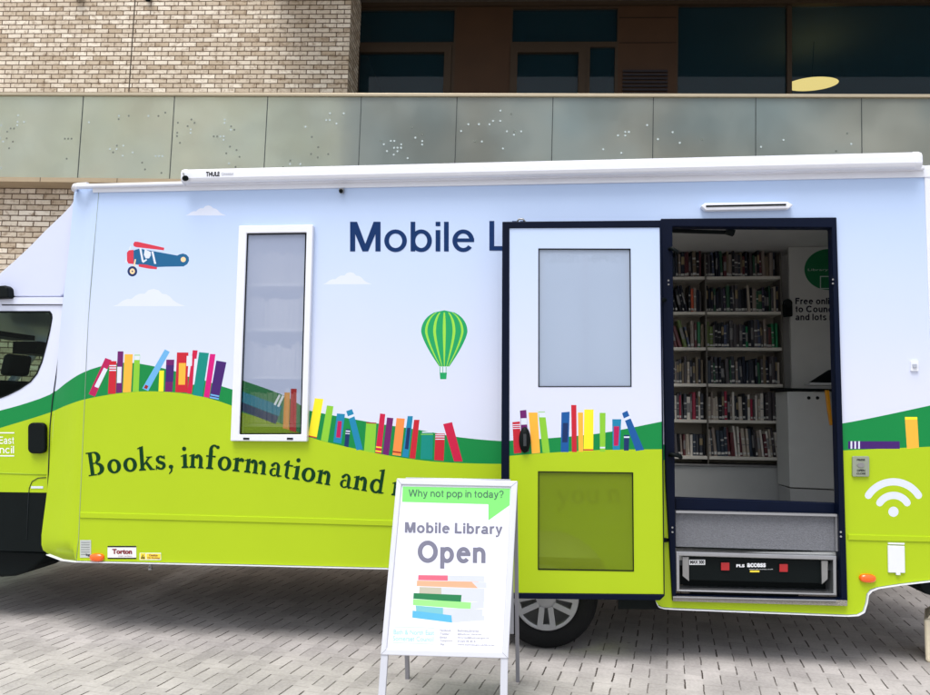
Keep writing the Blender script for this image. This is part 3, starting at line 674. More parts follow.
# marker fitting, door lamp
mb = VMB(); mb.box(S(338.8, 188, -.03), S(344.5, 193.6, .0), STEEL); mb.tube([S(341, 191, -.045), S(341, 191, -.02)], .014, BLACKP, 12); mb.build('side_camera', bevel=.004)
mb = VMB()
P = [(701, 206), (705, 203), (788, 201.6), (793.4, 204.8), (789, 208.6), (706, 210.4)]
mb.prism(list(reversed([S(x, y, -.045) for x, y in P])), (0, .045, 0), WHITE); lamp_ = mb.build('door_lamp', bevel=.006)
mb = VMB(); mb.bar(S(706, 206.3, -.047), S(786, 204.7, -.047), .010, .006, BLACKP); mb.build('door_lamp_slot')

# --- stickers and fittings low on the side
def sticker(name, box, m, Y=-.002, parts=()):
    mb = VMB(); x0, y0, x1, y1 = box
    mb.prism(list(reversed([S(*p, Y) for p in rect(*box)])), (0, .0012, 0), m)
    for fn in parts: fn(mb)
    return mb.build(name, fix=False)
SW = mat('sticker_white', (232, 234, 236), .4, var=.04); SG = mat('sticker_grey', (188, 194, 192), .45)
MAR = mat('sticker_maroon', (130, 30, 40), .5); YEL = mat('sticker_yellow', (238, 214, 60), .45)
def tx(s, box, m, w_=.02, Y=-.0035, skew=.02): return lambda mb: text_mesh(mb, s, box, SV(Y), m, w_, skew=skew)
def rc(box, m, Y=-.003): return lambda mb: mb.prism(list(reversed([S(*p, Y) for p in rect(*box)])), (0, .0006, 0), m)
sticker('spec_plate', (80, 540, 91, 557.6), SG, parts=[rc((81, 542+2.4*i, 89.6, 542.7+2.4*i), mat('sticker_print', (130, 135, 135), .5)) for i in range(6)]+[tx('kg', (86, 553.4, 90, 556.5), LBLACK)])
sticker('builder_plate', (107.6, 545.8, 136.2, 558.8), SW, parts=[rc((107.6, 545.8, 136.2, 547.2), LBLACK), rc((107.6, 557.6, 136.2, 558.8), LBLACK), tx('Torton', (112.2, 548.8, 132, 553.9), MAR, .05, skew=.01), tx('coach builders', (118, 555.2, 132, 556.4), MAR, 0)])
sticker('caution_sticker', (139.6, 552.8, 161, 560.0), SW, parts=[rc((140.2, 553.2, 145.6, 559.4), YEL), rc((146.4, 553.6, 160.6, 559.2), YEL), tx('Caution', (149, 553.9, 157.6, 556.2), MAR, .03), tx('No Smoking', (147.6, 556.8, 159.6, 558.9), MAR, .03), lambda mb: mb.prism(list(reversed([S(*p, -.0035) for p in [(142.8, 554.2), (145, 558.6), (140.7, 558.6)]])), (0, .0004, 0), LBLACK), tx('!', (142.5, 555.6, 143.2, 558), YEL, .05, -.0042)])
for bx in ((90.6, 553.2, 104.6, 561.2), (858.8, 573.6, 875.2, 582.2)):
    mb = VMB(); cx, cy = (bx[0]+bx[2])/2, (bx[1]+bx[3])/2; cc = S(cx, cy, 0); rx = (S(bx[2], cy, 0)-S(bx[0], cy, 0)).length/2; rz_ = (S(cx, bx[1], 0)-S(cx, bx[3], 0)).length/2
    vs = []; nn = 28; lv = [(1, 0), (1, .012), (.9, .02), (.6, .026), (.0, .028)]
    for k, h_ in lv: vs += [(cc.x+rx*k*math.copysign(abs(math.cos(t))**.8, math.cos(t)), cc.y-h_, cc.z+rz_*k*math.copysign(abs(math.sin(t))**.8, math.sin(t))) for t in [i*2*math.pi/nn for i in range(nn)]]
    mb.add(vs, [(i*nn+k, i*nn+(k+1) % nn, (i+1)*nn+(k+1) % nn, (i+1)*nn+k) for i in range(len(lv)-1) for k in range(nn)], AMBER, True); mb.build('side_marker_lamp')
mb = VMB(); p = S(150.6, 563, .03); mb.tube([p, p-Vector((0, 0, .03))], .01, STEEL, 10); mb.tube([p-Vector((0, 0, .03)), p-Vector((0, -.0, .045))], .015, STEEL, 10); mb.bar(p+Vector((-.012, 0, -.02)), p+Vector((.016, -.01, -.026)), .006, .006, STEEL); mb.build('drain_tap')
mb = VMB(); mb.prism(list(reversed([S(*p, -.014) for p in rrect(852.6, 456.2, 869.4, 476.6, 1.5)])), (0, .014, 0), mat('switch_plate_grey', (150, 158, 140), .45, metal=.3)); sp_ = mb.build('door_switch', bevel=.002)
mb = VMB()
text_mesh(mb, 'PRESS', (857, 458.8, 865, 460.8), SV(-.016), LBLACK, .03); text_mesh(mb, 'OPEN', (857, 469.4, 865, 471.4), SV(-.016), LBLACK, .03); text_mesh(mb, 'CLOSE', (856.6, 472.6, 865.6, 474.4), SV(-.016), LBLACK, .03)
mb.prism(list(reversed([S(*p, -.019) for p in ell(861, 465, 3.6, 2.4, 18)])), (0, .005, 0), STEEL); mb.build('switch_button', fix=False)
mb = VMB(); mb.prism(list(reversed([S(*p, -.012) for p in [(888, 545.5), (904.8, 546), (905.3, 573), (888.6, 572.6)]])), (0, .012, 0), WHITE); mb.build('hatch_cover', bevel=.003)
mb = VMB(); mb.prism(list(reversed([S(*p, -.010) for p in [(888.4, 542.6), (904.6, 543), (904.6, 544.6), (888.4, 544.2)]])), (0, .010, 0), WHITE); mb.build('hatch_hinge'); mb = VMB(); mb.bar(S(896, 573.6, -.012), S(900, 573.8, -.012), .012, .01, WHITE); mb.build('hatch_latch')
mb = VMB(); mb.prism(list(reversed([S(*p, -.012) for p in rrect(911, 360.6, 918.6, 371, .8)])), (0, .012, 0), WHITE); mb.box(S(913, 364, -.02), S(916.4, 367.6, -.012), mat('switch_rocker', (170, 176, 190), .4)); mb.build('wall_socket')

# --- door opening: frame
mb = VMB()
inner = [(672.6, 226.5), (832, 227.5), (835.2, 360), (841.6, 598), (841.4, 599.5), (676, 596), (675, 480)]
panel(mb, [(660.9, 218.6), (836.8, 217.2), (841, 360), (848, 602.6), (672.6, 601.6), (665.5, 480)], [inner], [], SV(-.022), NAVYF, back=(0, .07, 0))
frame = mb.build('door_frame', bevel=.006)
mb = VMB()
for (x, y) in ((832.9, 279.5), (832.9, 283.5), (668.5, 280.5), (668.6, 284.5), (840.8, 532), (840.9, 536.5), (672.4, 527.5), (672.5, 532)):
    mb.tube([S(x, y, -.02), S(x, y, -.026)], .006, STEEL, 8)
mb.build('frame_screw')
mb = VMB(); mb.bar(S(669.5, 230.8, .12), S(733, 232.6, .12), .02, .03, BLACKP); mb.bar(S(726, 231, .1), S(734, 233.4, .1), .035, .04, BLACKP); mb.build('door_closer')
mb = VMB(); mb.tube([S(668, 249.5, -.0), S(672, 248.5, -.05), S(677, 251.5, -.05), S(677, 253, .0)], .012, BLACKP, 8); mb.build('grab_handle')
mb = VMB(); mb.tube([S(669, 455.5, -.0), S(672, 454.5, -.05), S(679, 455.5, -.05), S(680.5, 457, .02)], .014, BLACKP, 8); mb.build('grab_handle')
# threshold, carpeted ramp panel, lift cassette
CARP = mat('grey_antislip', (112, 114, 120), .95, var=.35, bump=.6, scale=120)
mb = VMB(); mb.prism(list(reversed([S(x, y, .05) for x, y in ((675.5, 497.5), (838, 503.5), (838, 514.3), (675.5, 511.2))])), (0, .06, 0), NAVYF); mb.build('threshold', bevel=.004)
mb = VMB(); mb.prism(list(reversed([S(x, y, .03) for x, y in ((675.5, 511), (836.2, 514.6), (836.2, 551), (675.8, 546.4))])), (0, .03, 0), CARP); rp = mb.build('ramp_panel')
mb = VMB(); mb.bar(S(675.5, 511.4, .015), S(836.4, 515, .015), .014, .03, ALU); mb.bar(S(835.8, 515, .018), S(836.4, 551, .018), .012, .02, ALU); mb.build('ramp_trim')
mb = VMB()
out_ = [(676, 551.6), (836.6, 556.0), (836.8, 595.5), (676.4, 591.5)]; in_ = [(679.4, 555.6), (833.2, 559.8), (833.4, 593.6), (679.6, 589.8)]
panel(mb, out_, [in_], [], SV(.0), ALU, back=(0, .12, 0)); mb.build('lift_housing', bevel=.003)
mb = VMB(); mb.prism(list(reversed([S(x, y, .03) for x, y in ((682, 556.5), (830, 560.5), (826, 583.5), (688, 580))])), (0, .05, 0), BLACKP)
lift = mb.build('lift_cassette', bevel=.004)
mb = VMB(); q0, q1 = S(679, 553, .14), S(834, 590, .14); mb.box((q0.x, .14, q0.z), (q1.x-.05, .8, q1.z), BLACKP); mb.build('lift_bay')
mb = VMB()
for P in ([(682.6, 557), (688.8, 557.2), (689, 581), (682.8, 576)], [(821.5, 560.8), (827.8, 561), (827.6, 579), (822, 584)]):
    mb = VMB(); mb.prism(list(reversed([S(x, y, .012) for x, y in P])), (0, .012, 0), STEEL); mb.build('lift_bracket')
RED = mat('red_reflector', (168, 10, 20), .3, var=.1, coat=.5)
for x, y in ((725.3, 566.5), (783.7, 568)):
    mb = VMB(); mb.prism(list(reversed([S(*p, .02) for p in rect(x-4.2, y-3.9, x+4.2, y+3.9)])), (0, .008, 0), RED); mb.build('reflector', bevel=.002)
mb = VMB(); fm = SV(.027)
text_mesh(mb, 'PLS', (736.3, 564.2, 744.6, 567.2), fm, LWHITE, .05); text_mesh(mb, 'access', (747, 563, 765.8, 567.2), fm, LWHITE, .04); text_mesh(mb, 'www.pls-access.co.uk', (749, 568.6, 773, 569.9), fm, LWHITE, .0)
mb.prism(list(reversed([S(*p, .027) for p in rect(750, 570.4, 759.4, 572.2)])), (0, .001, 0), YEL)
mb.prism(list(reversed([S(*p, .027) for p in rect(689.2, 559.6, 705.2, 564.8)])), (0, .001, 0), SW)
text_mesh(mb, 'MAX 300', (690.2, 560.4, 704.2, 563.8), SV(.0255), LBLACK, .04)
mb.build('lift_lettering', fix=False)
TR = mat('checker_tread', (150, 146, 138), .6, metal=.3, var=.35, bump=.9, scale=220)
mb = VMB(); mb.prism(list(reversed([S(x, y, -.03) for x, y in ((673, 596.3), (847.5, 600.6), (847.5, 606), (673, 601.2))])), (0, .08, 0), TR); mb.bar(S(673, 597, -.034), S(836, 600.5, -.034), .007, .012, ALU); mb.build('step_tread', bevel=.002)

# --- open door leaf, slid along in front of the body
DY = -.14
mb = VMB()
dout = [(502.3, 221.6), (661.3, 220.2), (664.8, 593.5), (664.8, 596), (660, 600.5), (503.5, 598.5), (501.2, 480)]
din = [(509.0, 228.4), (661.0-.8, 227.6), (664.2, 594.0), (509.6, 592.6)]
w1 = rect(538.2, 248.4, 631.4, 387); w1 = [(538.3, 248.4), (630.6, 248.6), (631.6, 386.8), (538.2, 387)]
w2 = [(538, 471.2), (633.2, 472.4), (634, 571.4), (537.8, 569.8)]
Rg = [(curve_pts(interp([(500, 441.2), (545, 438.5), (602, 433), (662, 421.5)]), 498, 668, 16)+[(668, 640), (498, 640)], GREEN),
      (curve_pts(interp([(500, 456.6), (545, 453), (600, 450), (662, 449.2)]), 498, 668, 16)+[(668, 641), (498, 641)], LIME)]
def bd(pts, k): Rg.append((rd(pts), V(k)))
bd([(60,86),(80,84),(84,168),(64,170)], 'red')
for y in (92, 97, 102): bd([(61,y),(81,y-1),(81,y+1),(61,y+2)], 'white')
bd([(80,55),(97,53),(104,165),(86,166)], 'pur'); bd([(82,76),(98,75),(99,92),(83,93)], 'white')
bd([(103,60),(127,60),(134,168),(112,170)], 'org'); bd([(129,58),(147,58),(160,168),(141,168)], 'lgr'); bd([(130,60),(147,60),(149,73),(132,73)], 'white')
bd([(191,60),(213,58),(210,166),(189,166)], 'rblue'); bd([(195,88),(209,88),(207,140),(193,140)], 'navy')
bd([(217,40),(231,40),(232,166),(219,166)], 'red'); bd([(235,60),(249,60),(249,165),(237,165)], 'org'); bd([(252,52),(277,52),(276,163),(250,163)], 'yel'); bd([(250,158),(276,158),(276,162),(250,162)], 'red')
bd([(293,61),(309,61),(308,165),(294,165)], 'lgr'); bd([(294,152),(308,152),(308,156),(294,156)], 'white')
bd([(327,78),(351,78),(347,160),(328,160)], 'tblue'); bd([(331,97),(346,97),(343,149),(331,149)], 'mag')
bd([(358,120),(373,120),(371,162),(358,162)], 'navy'); bd([(358,124),(373,124),(373,128),(358,128)], 'white')
bd([(353,62),(367,55),(373,69),(358,76)], 'rblue'); bd([(358,76),(373,69),(376,76),(361,82)], 'white'); bd([(361,82),(376,76),(412,160),(390,163)], 'rblue')
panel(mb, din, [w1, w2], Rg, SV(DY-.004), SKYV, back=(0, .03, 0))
door = mb.build('sliding_door')
mb = VMB(); dfr_out = dout
panel(mb, dout, [[(509.4, 228.0), (659.8, 227.2), (663.8, 594.6), (509.2, 593.0)]], [], SV(DY-.012), NAVYF, back=(0, .05, 0)); mb.build('sliding_door_edge', bevel=.005)
DF = film('door_film', (176, 192, 214), .68, .1); DF2 = film('door_film_lime', (138, 160, 20), .5, .1, tint=(200, 215, 150))
for W_, m_ in ((w1, DF), (w2, DF2)):
    mb = VMB(); panel(mb, W_, [], [], SV(DY+.004), m_); mb.build('door_pane', fix=False)
    mb = VMB(); cx = sum(p[0] for p in W_)/4; cy = sum(p[1] for p in W_)/4
    panel(mb, W_, [[(p[0]+(.9 if p[0] < cx else -.9), p[1]+(.9 if p[1] < cy else -.9)) for p in W_]], [], SV(DY-.006), BLACKP, back=(0, .012, 0)); mb.build('pane_gasket')
# inside frame bars of the upper pane, seen through the film
mb = VMB(); LB = mat('inner_bar', (176, 176, 206), .5)
panel(mb, [(537, 247), (632, 247.4), (633, 388), (537, 388)], [[(544.2, 254.6), (582.4, 254.8), (582.8, 380.6), (544.4, 380.6)], [(588.2, 254.8), (624.4, 255), (625, 380.8), (588.6, 380.6)]], [], SV(DY+.02), LB, back=(0, .01, 0)); mb.build('inner_blind_frame')
mb = VMB(); c0 = S(524.8, 439.8, DY-.006)
vs = []; nn = 24
for k, h_ in ((1, 0), (1, .014), (.85, .026), (.4, .03), (0.01, .03)): vs += [(c0.x+.036*k*math.cos(i*2*math.pi/nn), c0.y-h_, c0.z+.08*k*math.sin(i*2*math.pi/nn)) for i in range(nn)]
mb.add(vs, [(i*nn+k, i*nn+(k+1) % nn, (i+1)*nn+(k+1) % nn, (i+1)*nn+k) for i in range(4) for k in range(nn)], BLACKP, True); mb.build('door_handle')
mb = VMB(); mb.bar(S(524.8, 434, DY-.038), S(524.9, 446, DY-.038), .018, .01, mat('handle_pull', (50, 54, 58), .3)); mb.build('door_handle_pull')
mb = VMB(); mb.tube([S(517, 221.8, DY+.01), S(519, 219.2, DY+.01), S(523, 219.2, DY+.01), S(525, 221.8, DY+.01)], .006, STEEL, 8); mb.build('door_hanger')
# swing arms between door and body
for y in (300, 540): mb = VMB(); mb.tube([S(668, y, .02), S(660, y, -.07), S(640, y, -.1)], .014, BLACKP, 8); mb.build('door_arm')

# --- interior
zf = .62; zc = zt-.075; IY = WB-.06
mb = VMB(); mb.box((xl+.07, .05, zf-.04), (xr2-.05, IY+.01, zf), mat('vinyl_floor', (70, 74, 80), .5, var=.2)); mb.build('floor')
mb = VMB(); mb.box((xl+.07, IY, zf), (xr2-.05, IY+.012, zc), LIN); mb.build('inner_lining')
mb = VMB()
for i in range(5):
    x0, x1 = max(xs_[i], xl+.07), min(xs_[i+1], xr2-.05)
    if i in (1, 3): mb.box((x0, .05, zc), (x1, .4, zc+.01), LIN); mb.box((x0, 1.85, zc), (x1, IY, zc+.01), LIN)
    else: mb.box((x0, .05, zc), (x1, IY, zc+.01), LIN)
mb.build('ceiling_lining', fix=False)
# inside face of the near wall
mb = VMB(); panel(mb, [(108, 200), (920, 180), (928, 500), (860, 560), (655, 560), (108, 545)], [win_hole, [(p[0], min(p[1], 552)) for p in [(659, 217), (838, 216), (849, 552), (664, 552)]]], [], SV(.046), LIN); mb.build('near_lining', fix=False)
# bookcase on the far wall, two bays seen through the doorway
SHY = IY-.24
SHELF = mat('shelf_edge', (222, 218, 206), .5, var=.05); SHB = mat('shelf_back', (150, 143, 130), .7, var=.08)
xL0, xM, xR = S(640, 350, SHY).x, S(706.8, 350, SHY).x, S(783, 350, SHY).x
bays = [(xM-(xR-xM), xM), (xM, xR)]
shz = [S(730, y, SHY).z for y in (276.3, 311.6, 347.4, 383.8, 420, 456.6)]
mb = VMB(); mb.box((bays[0][0], IY-.012, zf), (xR, IY-.002, zc-.02), SHB)
bc = mb.build('bookcase_back')
mb = VMB()
for x in (bays[0][0], xM, xR): mb.box((x-.005, SHY+.004, zf+.02), (x+.005, IY-.013, zc-.03), mat('upright_dark', (110, 106, 98), .6))
mb.build('bookcase_upright')
for z_ in shz:
    for x0, x1 in bays:
        mb = VMB(); mb.box((x0+.009, SHY, z_-.028), (x1-.009, IY-.014, z_), SHELF); mb.build('shelf', bevel=.002)
z0 = S(730, 466.5, SHY-.03).z
mb = VMB(); mb.box((bays[0][0], SHY-.03, zf+.001), (xR+.02, IY-.02, z0), GREYW); mb.box((bays[0][0], SHY-.045, z0), (xR+.02, IY-.02, z0+.015), mat('plinth_top', (120, 120, 120), .5)); mb.build('locker', bevel=.003)
# right-hand partition, poster, counter
PY = SHY-.12
mb = VMB(); x1 = S(905, 400, PY).x
mb.box((xR+.03, PY, z0-.4), (x1, PY+.03, zc-.005), mat('partition_panel', (200, 200, 194), .6, var=.06)); part = mb.build('partition')
mb = VMB(); mb.prism(list(reversed([S(*p, PY-.003) for p in ell(829, 269.5, 24.5, 20.5, 48)])), (0, .002, 0), mat('poster_green', (0, 112, 62), .5))
panel(mb, rect(820, 276, 840, 289), [rect(821, 277, 839, 288)], [], SV(PY-.006), mat('poster_line', (190, 205, 195), .5))
text_mesh(mb, 'Library Wi-Fi', (808, 268.6, 846, 271.6), SV(PY-.005), mat('poster_line', (190, 205, 195), .5), 0)
for s_, y in (('Free online access', 304.2), ('to Council services', 312.2), ('and lots more here', 320.2)):
    sans_line(mb, s_, 795.0, 795+len(s_)*4.2, y, 4.6, SV(PY-.003), mat('poster_text', (24, 22, 40), .6), SANSB)
mb.build('poster', part, fix=False).matrix_parent_inverse = Matrix()
mb = VMB(); mb.tube([S(787.5, 303.4, PY-.001), S(787.5, 303.4, PY-.05)], .04, BLACKP, 14); mb.box(S(783.6, 303, PY-.045), S(791.3, 317, PY-.001), BLACKP); mb.build('card_reader', bevel=.01)
CY_ = PY-.35
ztop = S(810, 388.5, CY_).z
mb = VMB(); mb.prism(list(reversed([S(x, y, CY_) for x, y in ((787.3, 391.3), (830, 391.5), (838, 391.5), (842, 489.5), (790, 487.2))])), (0, .30, 0), mat('cupboard_door', (196, 198, 194), .5, var=.05)); cup = mb.build('cupboard', bevel=.003)
mb = VMB(); mb.prism(list(reversed([S(x, y, CY_+.002) for x, y in ((790, 488.4), (842, 490.8), (844, 512), (791, 508))])), (0, .28, 0), GREYW); mb.build('cupboard_plinth')
mb = VMB(); mb.prism(list(reversed([S(x, y, CY_-.03) for x, y in ((784, 388), (842, 389.2), (842, 391.2), (784, 390))])), (0, .36, 0), BLACKP); mb.build('worktop')
mb = VMB()
for x in (808.8, 817.4): mb.tube([S(x, 397.9, CY_-.001), S(x, 397.9, CY_-.004)], .014, BLACKP, 14)
mb.build('cable_hole')
mb = VMB(); mb.prism(list(reversed([S(x, y, CY_-.10) for x, y in ((825.5, 390), (829.5, 390.4), (833, 425), (830.5, 425.5), (828, 410))])), (0, .03, 0), mat('orange_handle', (236, 158, 10), .4)); mb.build('pull_handle', bevel=.006)
mb = VMB(); mb.prism(list(reversed([S(x, y, CY_+.05) for x, y in ((810, 382), (829, 370), (850, 366), (850, 384.2), (807, 384))])), (0, .02, 0), BLACKP); mb.bar(S(807, 384, CY_+.0), S(846, 384.4, CY_), .02, .12, GREYW); mb.build('desk_screen')
# bookcase behind the side window (seen from its back, page edges out)
nx0, nx1 = S(236, 330, .1).x, S(312, 330, .1).x
nz = [S(270, y, .1).z for y in (283.5, 328.5, 376, 424)]
for z_ in nz:
    mb = VMB(); mb.box((nx0-.25, .09, z_-.02), (nx1+.25, .32, z_), SHELF); mb.build('window_shelf', bevel=.002)
mb = VMB(); mb.box((nx0-.25, .33, nz[-1]-.3), (nx1+.25, .345, nz[0]+.6), mat('window_shelf_back', (120, 120, 120), .7)); mb.box((nx0-.265, .09, nz[-1]-.3), (nx0-.25, .345, nz[0]+.6), SHELF); mb.box((nx1+.25, .09, nz[-1]-.3), (nx1+.265, .345, nz[0]+.6), SHELF); mb.build('window_bookcase')

# --- underbody and wheels
mb = VMB()
xce = S(800, 600, .3).x; mb.box((xl+.15, .32, .45), (xce, .5, .60), BLACKP); mb.box((xl+.15, WB-.5, .45), (xce, WB-.32, .60), BLACKP)
for x in (-2.2, -1.2, .1, 1.3): mb.box((x, .5, .45), (x+.08, WB-.5, .55), BLACKP)
mb.build('chassis')
wc = S(546, 592.5, .13)
def wheel(cx, cy, side=1):
    root = bpy.data.objects.new('wheel', None); link(root, van); root.location = (cx, cy-1.1, .335); root.empty_display_size = .2
    s = side
    def W(): return MB()
    t = W(); t.lathe([(.2, .02), (.235, .0), (.3, .006), (.326, .03), (.335, .06), (.335, .17), (.32, .2), (.22, .2)], (0, 0, 0), (0, s, 0), RUB, 64)
    for k in range(48):
        pass
    t.build('tyre', root)
    r = W(); r.lathe([(.205, -.004), (.208, .02), (.19, .03), (.185, .12), (.0, .12)], (0, 0, 0), (0, s, 0), STEEL, 56)
    r.build('rim_barrel', root)
    SIL = mat('wheel_cover_silver', (150, 152, 156), .35, metal=.35, var=.08, coat=.3)
    cvr = W(); cvr.lathe([(.208, -.006), (.212, .004), (.196, .012), (.186, .004), (.188, -.004), (.208, -.006)], (0, 0, 0), (0, s, 0), SIL, 56)
    for k in range(5):
        a = math.radians(-90+k*72+1); d = Vector((math.cos(a), 0, math.sin(a))); q = Vector((-math.sin(a), 0, math.cos(a)))
        for sg in (-1, 1):
            P = [d*.05+q*.008*sg, d*.197+q*.024*sg, d*.197+q*.062*sg, d*.05+q*.044*sg]
            P = [p+Vector((0, -.006*s, 0)) for p in P]
            if sg*s > 0: P = list(reversed(P))
            cvr.prism(P, (0, .02*s, 0), SIL)
        P = [d*.17+q*-.03, d*.197+q*-.03, d*.197+q*.03, d*.17+q*.03]; P = [p+Vector((0, -.005*s, 0)) for p in P]
        cvr.prism(P if s < 0 else list(reversed(P)), (0, .018*s, 0), SIL)
    cvr.lathe([(0, -.02), (.05, -.018), (.066, -.008), (.066, .02)], (0, 0, 0), (0, s, 0), SIL, 32)
    cvr.build('wheel_cover', root, bevel=.002)
    return root
wheel(wc.x, .13); wheel(wc.x, WB-.13, -1)
mb = VMB(); mb.tube([(wc.x, .35, .335), (wc.x, WB-.35, .335)], .06, BLACKP, 12); mb.tube([(wc.x, 1.0, .335), (wc.x, 1.25, .335)], .14, BLACKP, 16); mb.build('rear_axle')
# wheel arch liner
mb = VMB()
rr_ = .455; n = 16
A_ = [(wc.x+rr_*math.cos(math.radians(a)), .02, .40+rr_*math.sin(math.radians(a))) for a in [-5+190*i/n for i in range(n+1)]]
A2 = [(x, .42, z_) for x, y, z_ in A_]
mb.add(A_+A2, [(i, i+1, i+n+2, i+n+1) for i in range(n)], BLACKP, True); mb.add(A2, [tuple(range(n+1))], BLACKP); mb.build('wheel_arch_liner', fix=False)
# boxes added under the floor to darken the ground, dark skirt below the closed leaf
mb = VMB(); mb.box((wc.x+.5, .16, .3), (S(672, 600, .03).x-.02, WB-.3, .56), BLACKP); mb.box((S(690, 600, .2).x, .2, .36), (S(800, 600, .2).x, 1.5, .45), BLACKP); mb.build('ground_shade_box', bevel=.02)
mb = VMB(); mb.prism([(wc.x+.45, .03, S(640, 600, .03).z-.06), (S(672, 600, .03).x, .03, S(672, 606, .03).z-.02), (S(672, 596, .03).x, .03, .5), (wc.x+.45, .03, .5)], (0, .03, 0), BLACKP); mb.build('side_skirt')

# --- cab
CYb = .17
fcab = SV(CYb)
GL_CAB = film('cab_glass', (14, 24, 24), .12, .03, tint=(196, 214, 200))
cabR = [(64.5, 300), (64, 312), (62, 335), (57, 372), (53, 400), (50.5, 425), (49.5, 460), (48.5, 492)]
cab_top_l = S(0, 300, CYb)
def Sx(x, z_, Y=CYb): return (x, z_)
# work in metres (x, z) on the cab side plane
def m2(px, py): p = S(px, py, CYb); return (p.x, p.z)
c0x = m2(0, 400)[0]
prof_cab = [m2(p[0], p[1]) for p in [(67.5, 298), (67, 312), (65, 335), (60, 372), (57, 400), (54.5, 425), (53.5, 460), (52.5, 492), (51, 515), (48, 552)]]
zsill = m2(20, 552)[1]
ax0 = c0x-1.3   # front axle
low = [(ax0+.52, zsill)]+[(ax0+.46*math.cos(math.radians(a)), .36+.46*math.sin(math.radians(a))) for a in range(20, 161, 14)]+[(ax0-.52, .33), (ax0-.95, .32)]
front = [(ax0-1.02, .42), (ax0-1.04, .8), (ax0-.98, 1.05), (ax0-.85, 1.22), (ax0-.4, 1.38), (ax0+.2, 2.14), (c0x-.12, m2(0, 300)[1]-.02), (c0x, m2(0, 298)[1])]
cab_outline = prof_cab+low+front
winP = [m2(*p) for p in [(50, 311), (52.2, 314), (52.6, 318), (50.5, 330), (47, 345), (42.5, 362), (37.5, 374), (31, 382), (20, 389.5), (8, 395.5), (0, 398.5)]]
wzb = winP[-1][1]
winP += [(c0x-.3, wzb-.02), (ax0+.15, wzb-.02), (ax0+.08, wzb+.04), (c0x-.62, 2.02), (c0x-.52, m2(0, 310.4)[1]-.005)]
def fm2(Y): return lambda x, z_: Vector((x, Y, z_))
gl = [m2(x, greenf(x)) for x in (100, 90, 80, 70, 60, 50, 40, 30, 20, 10, 0, -10, -20)]
gl += [(gl[-1][0]-3, gl[-1][1]-.5)]
ll = [m2(x, limef(x)) for x in (100, 90, 80, 70, 60, 50, 40, 30, 20, 10, 0, -10, -20)]; ll += [(ll[-1][0]-3, ll[-1][1]-.5)]
bk_ = [m2(100, 493.2), m2(0, 492)]; bk_ += [(bk_[-1][0]-3, bk_[-1][1]-.02)]
def under(L): return L+[(L[-1][0], -1), (L[0][0], -1)]
mb = VMB(); panel(mb, cab_outline, [winP], [(under(gl), GREEN), (under(ll), LIME), (under(bk_), BLACKP)], fm2(CYb), CABW, back=(0, .05, 0)); cabside = mb.build('cab_side')
winF = [(c0x-.1, m2(0, 310.4)[1]), (c0x-.08, 1.62), (c0x-.3, wzb-.04), (ax0-.12, wzb-.04), (ax0-.16, wzb+.0), (ax0+.2, 2.06), (ax0+.32, 2.11)]
mb = VMB(); panel(mb, cab_outline, [winF], [(under(bk_), BLACKP)], fm2(WB-CYb), CABW, back=(0, -.05, 0)); mb.build('cab_side')
# skin across the cab
def strip(L, m, name, y0=CYb+.001, y1=WB-CYb-.001, **k):
    mb = VMB(); n = len(L); mb.add([(x, y0, z_) for x, z_ in L]+[(x, y1, z_) for x, z_ in L], [(i, i+1, i+1+n, i+n) for i in range(n-1)], m); return mb.build(name, **k)
strip([(ax0-.95, .32)]+front[:5], CABW, 'bonnet'); strip([front[5], front[6], front[7], (prof_cab[0][0], prof_cab[0][1])], CABW, 'cab_roof')
strip([front[4], front[5]], GL_CAB, 'windscreen')
for Y, wp in ((CYb+.012, winP), (WB-CYb-.012, winF)):
    mb = VMB(); panel(mb, wp, [], [], fm2(Y), GL_CAB); mb.build('cab_window', fix=False)
mb = VMB(); cxm = sum(p[0] for p in winP)/len(winP); czm = sum(p[1] for p in winP)/len(winP)
panel(mb, winP, [[(cxm+(p[0]-cxm)*.975, czm+(p[1]-czm)*.965) for p in winP]], [], fm2(CYb-.004), BLACKP, back=(0, .014, 0)); mb.build('window_rubber')
mb = VMB(); seam = [S(x, y, CYb-.002) for x, y in ((2, 305), (63.4, 304.6), (61.6, 335), (56.6, 372), (52.5, 400), (50, 425), (48.8, 460), (47.5, 500))]
mb.tube(seam, .004, mat('door_gap', (40, 46, 50), .7), 6); mb.build('door_gap')
mb = VMB(); sc_ = [S(x, y, CYb-.002) for x, y in ((46, 477.4), (38, 478), (32, 481.5), (29.2, 488), (28.3, 500), (26.6, 540))]; mb.tube(sc_, .0028, mat('door_gap', (40, 46, 50), .7), 6)
mb.build('fuel_flap_gap'); mb = VMB(); mb.tube([S(x, y, CYb-.001) for x, y in ((-60, 472.4), (0, 473), (46, 474.6))], .004, mat('lime_crease', (150, 180, 14), .5), 6); mb.build('cab_crease')
mb = VMB(); mb.prism(list(reversed([S(*p, CYb-.035) for p in rrect(27.4, 422.6, 44.6, 453.6, 5)])), (0, .035, 0), BLACKP); ch = mb.build('cab_door_handle', bevel=.01, seg=3)
mb = VMB(); mb.prism(list(reversed([S(*p, CYb-.003) for p in rect(31, 486.2, 43, 488.4)])), (0, .002, 0), WHITE_V); mb.build('reflective_strip', fix=False)
mb = VMB(); fm = SV(CYb-.0015)
text_mesh(mb, 'Bath & North', (-70, 436.3, -5, 444.2), fm, LWHITE, 0); sans_line(mb, 'East', -1.2, 14.4, 443.8, 5.2, fm, LWHITE, SANSL); sans_line(mb, 'Somerset Council', -70, 14.4, 453.2, 5.2, fm, LWHITE, SANSL)
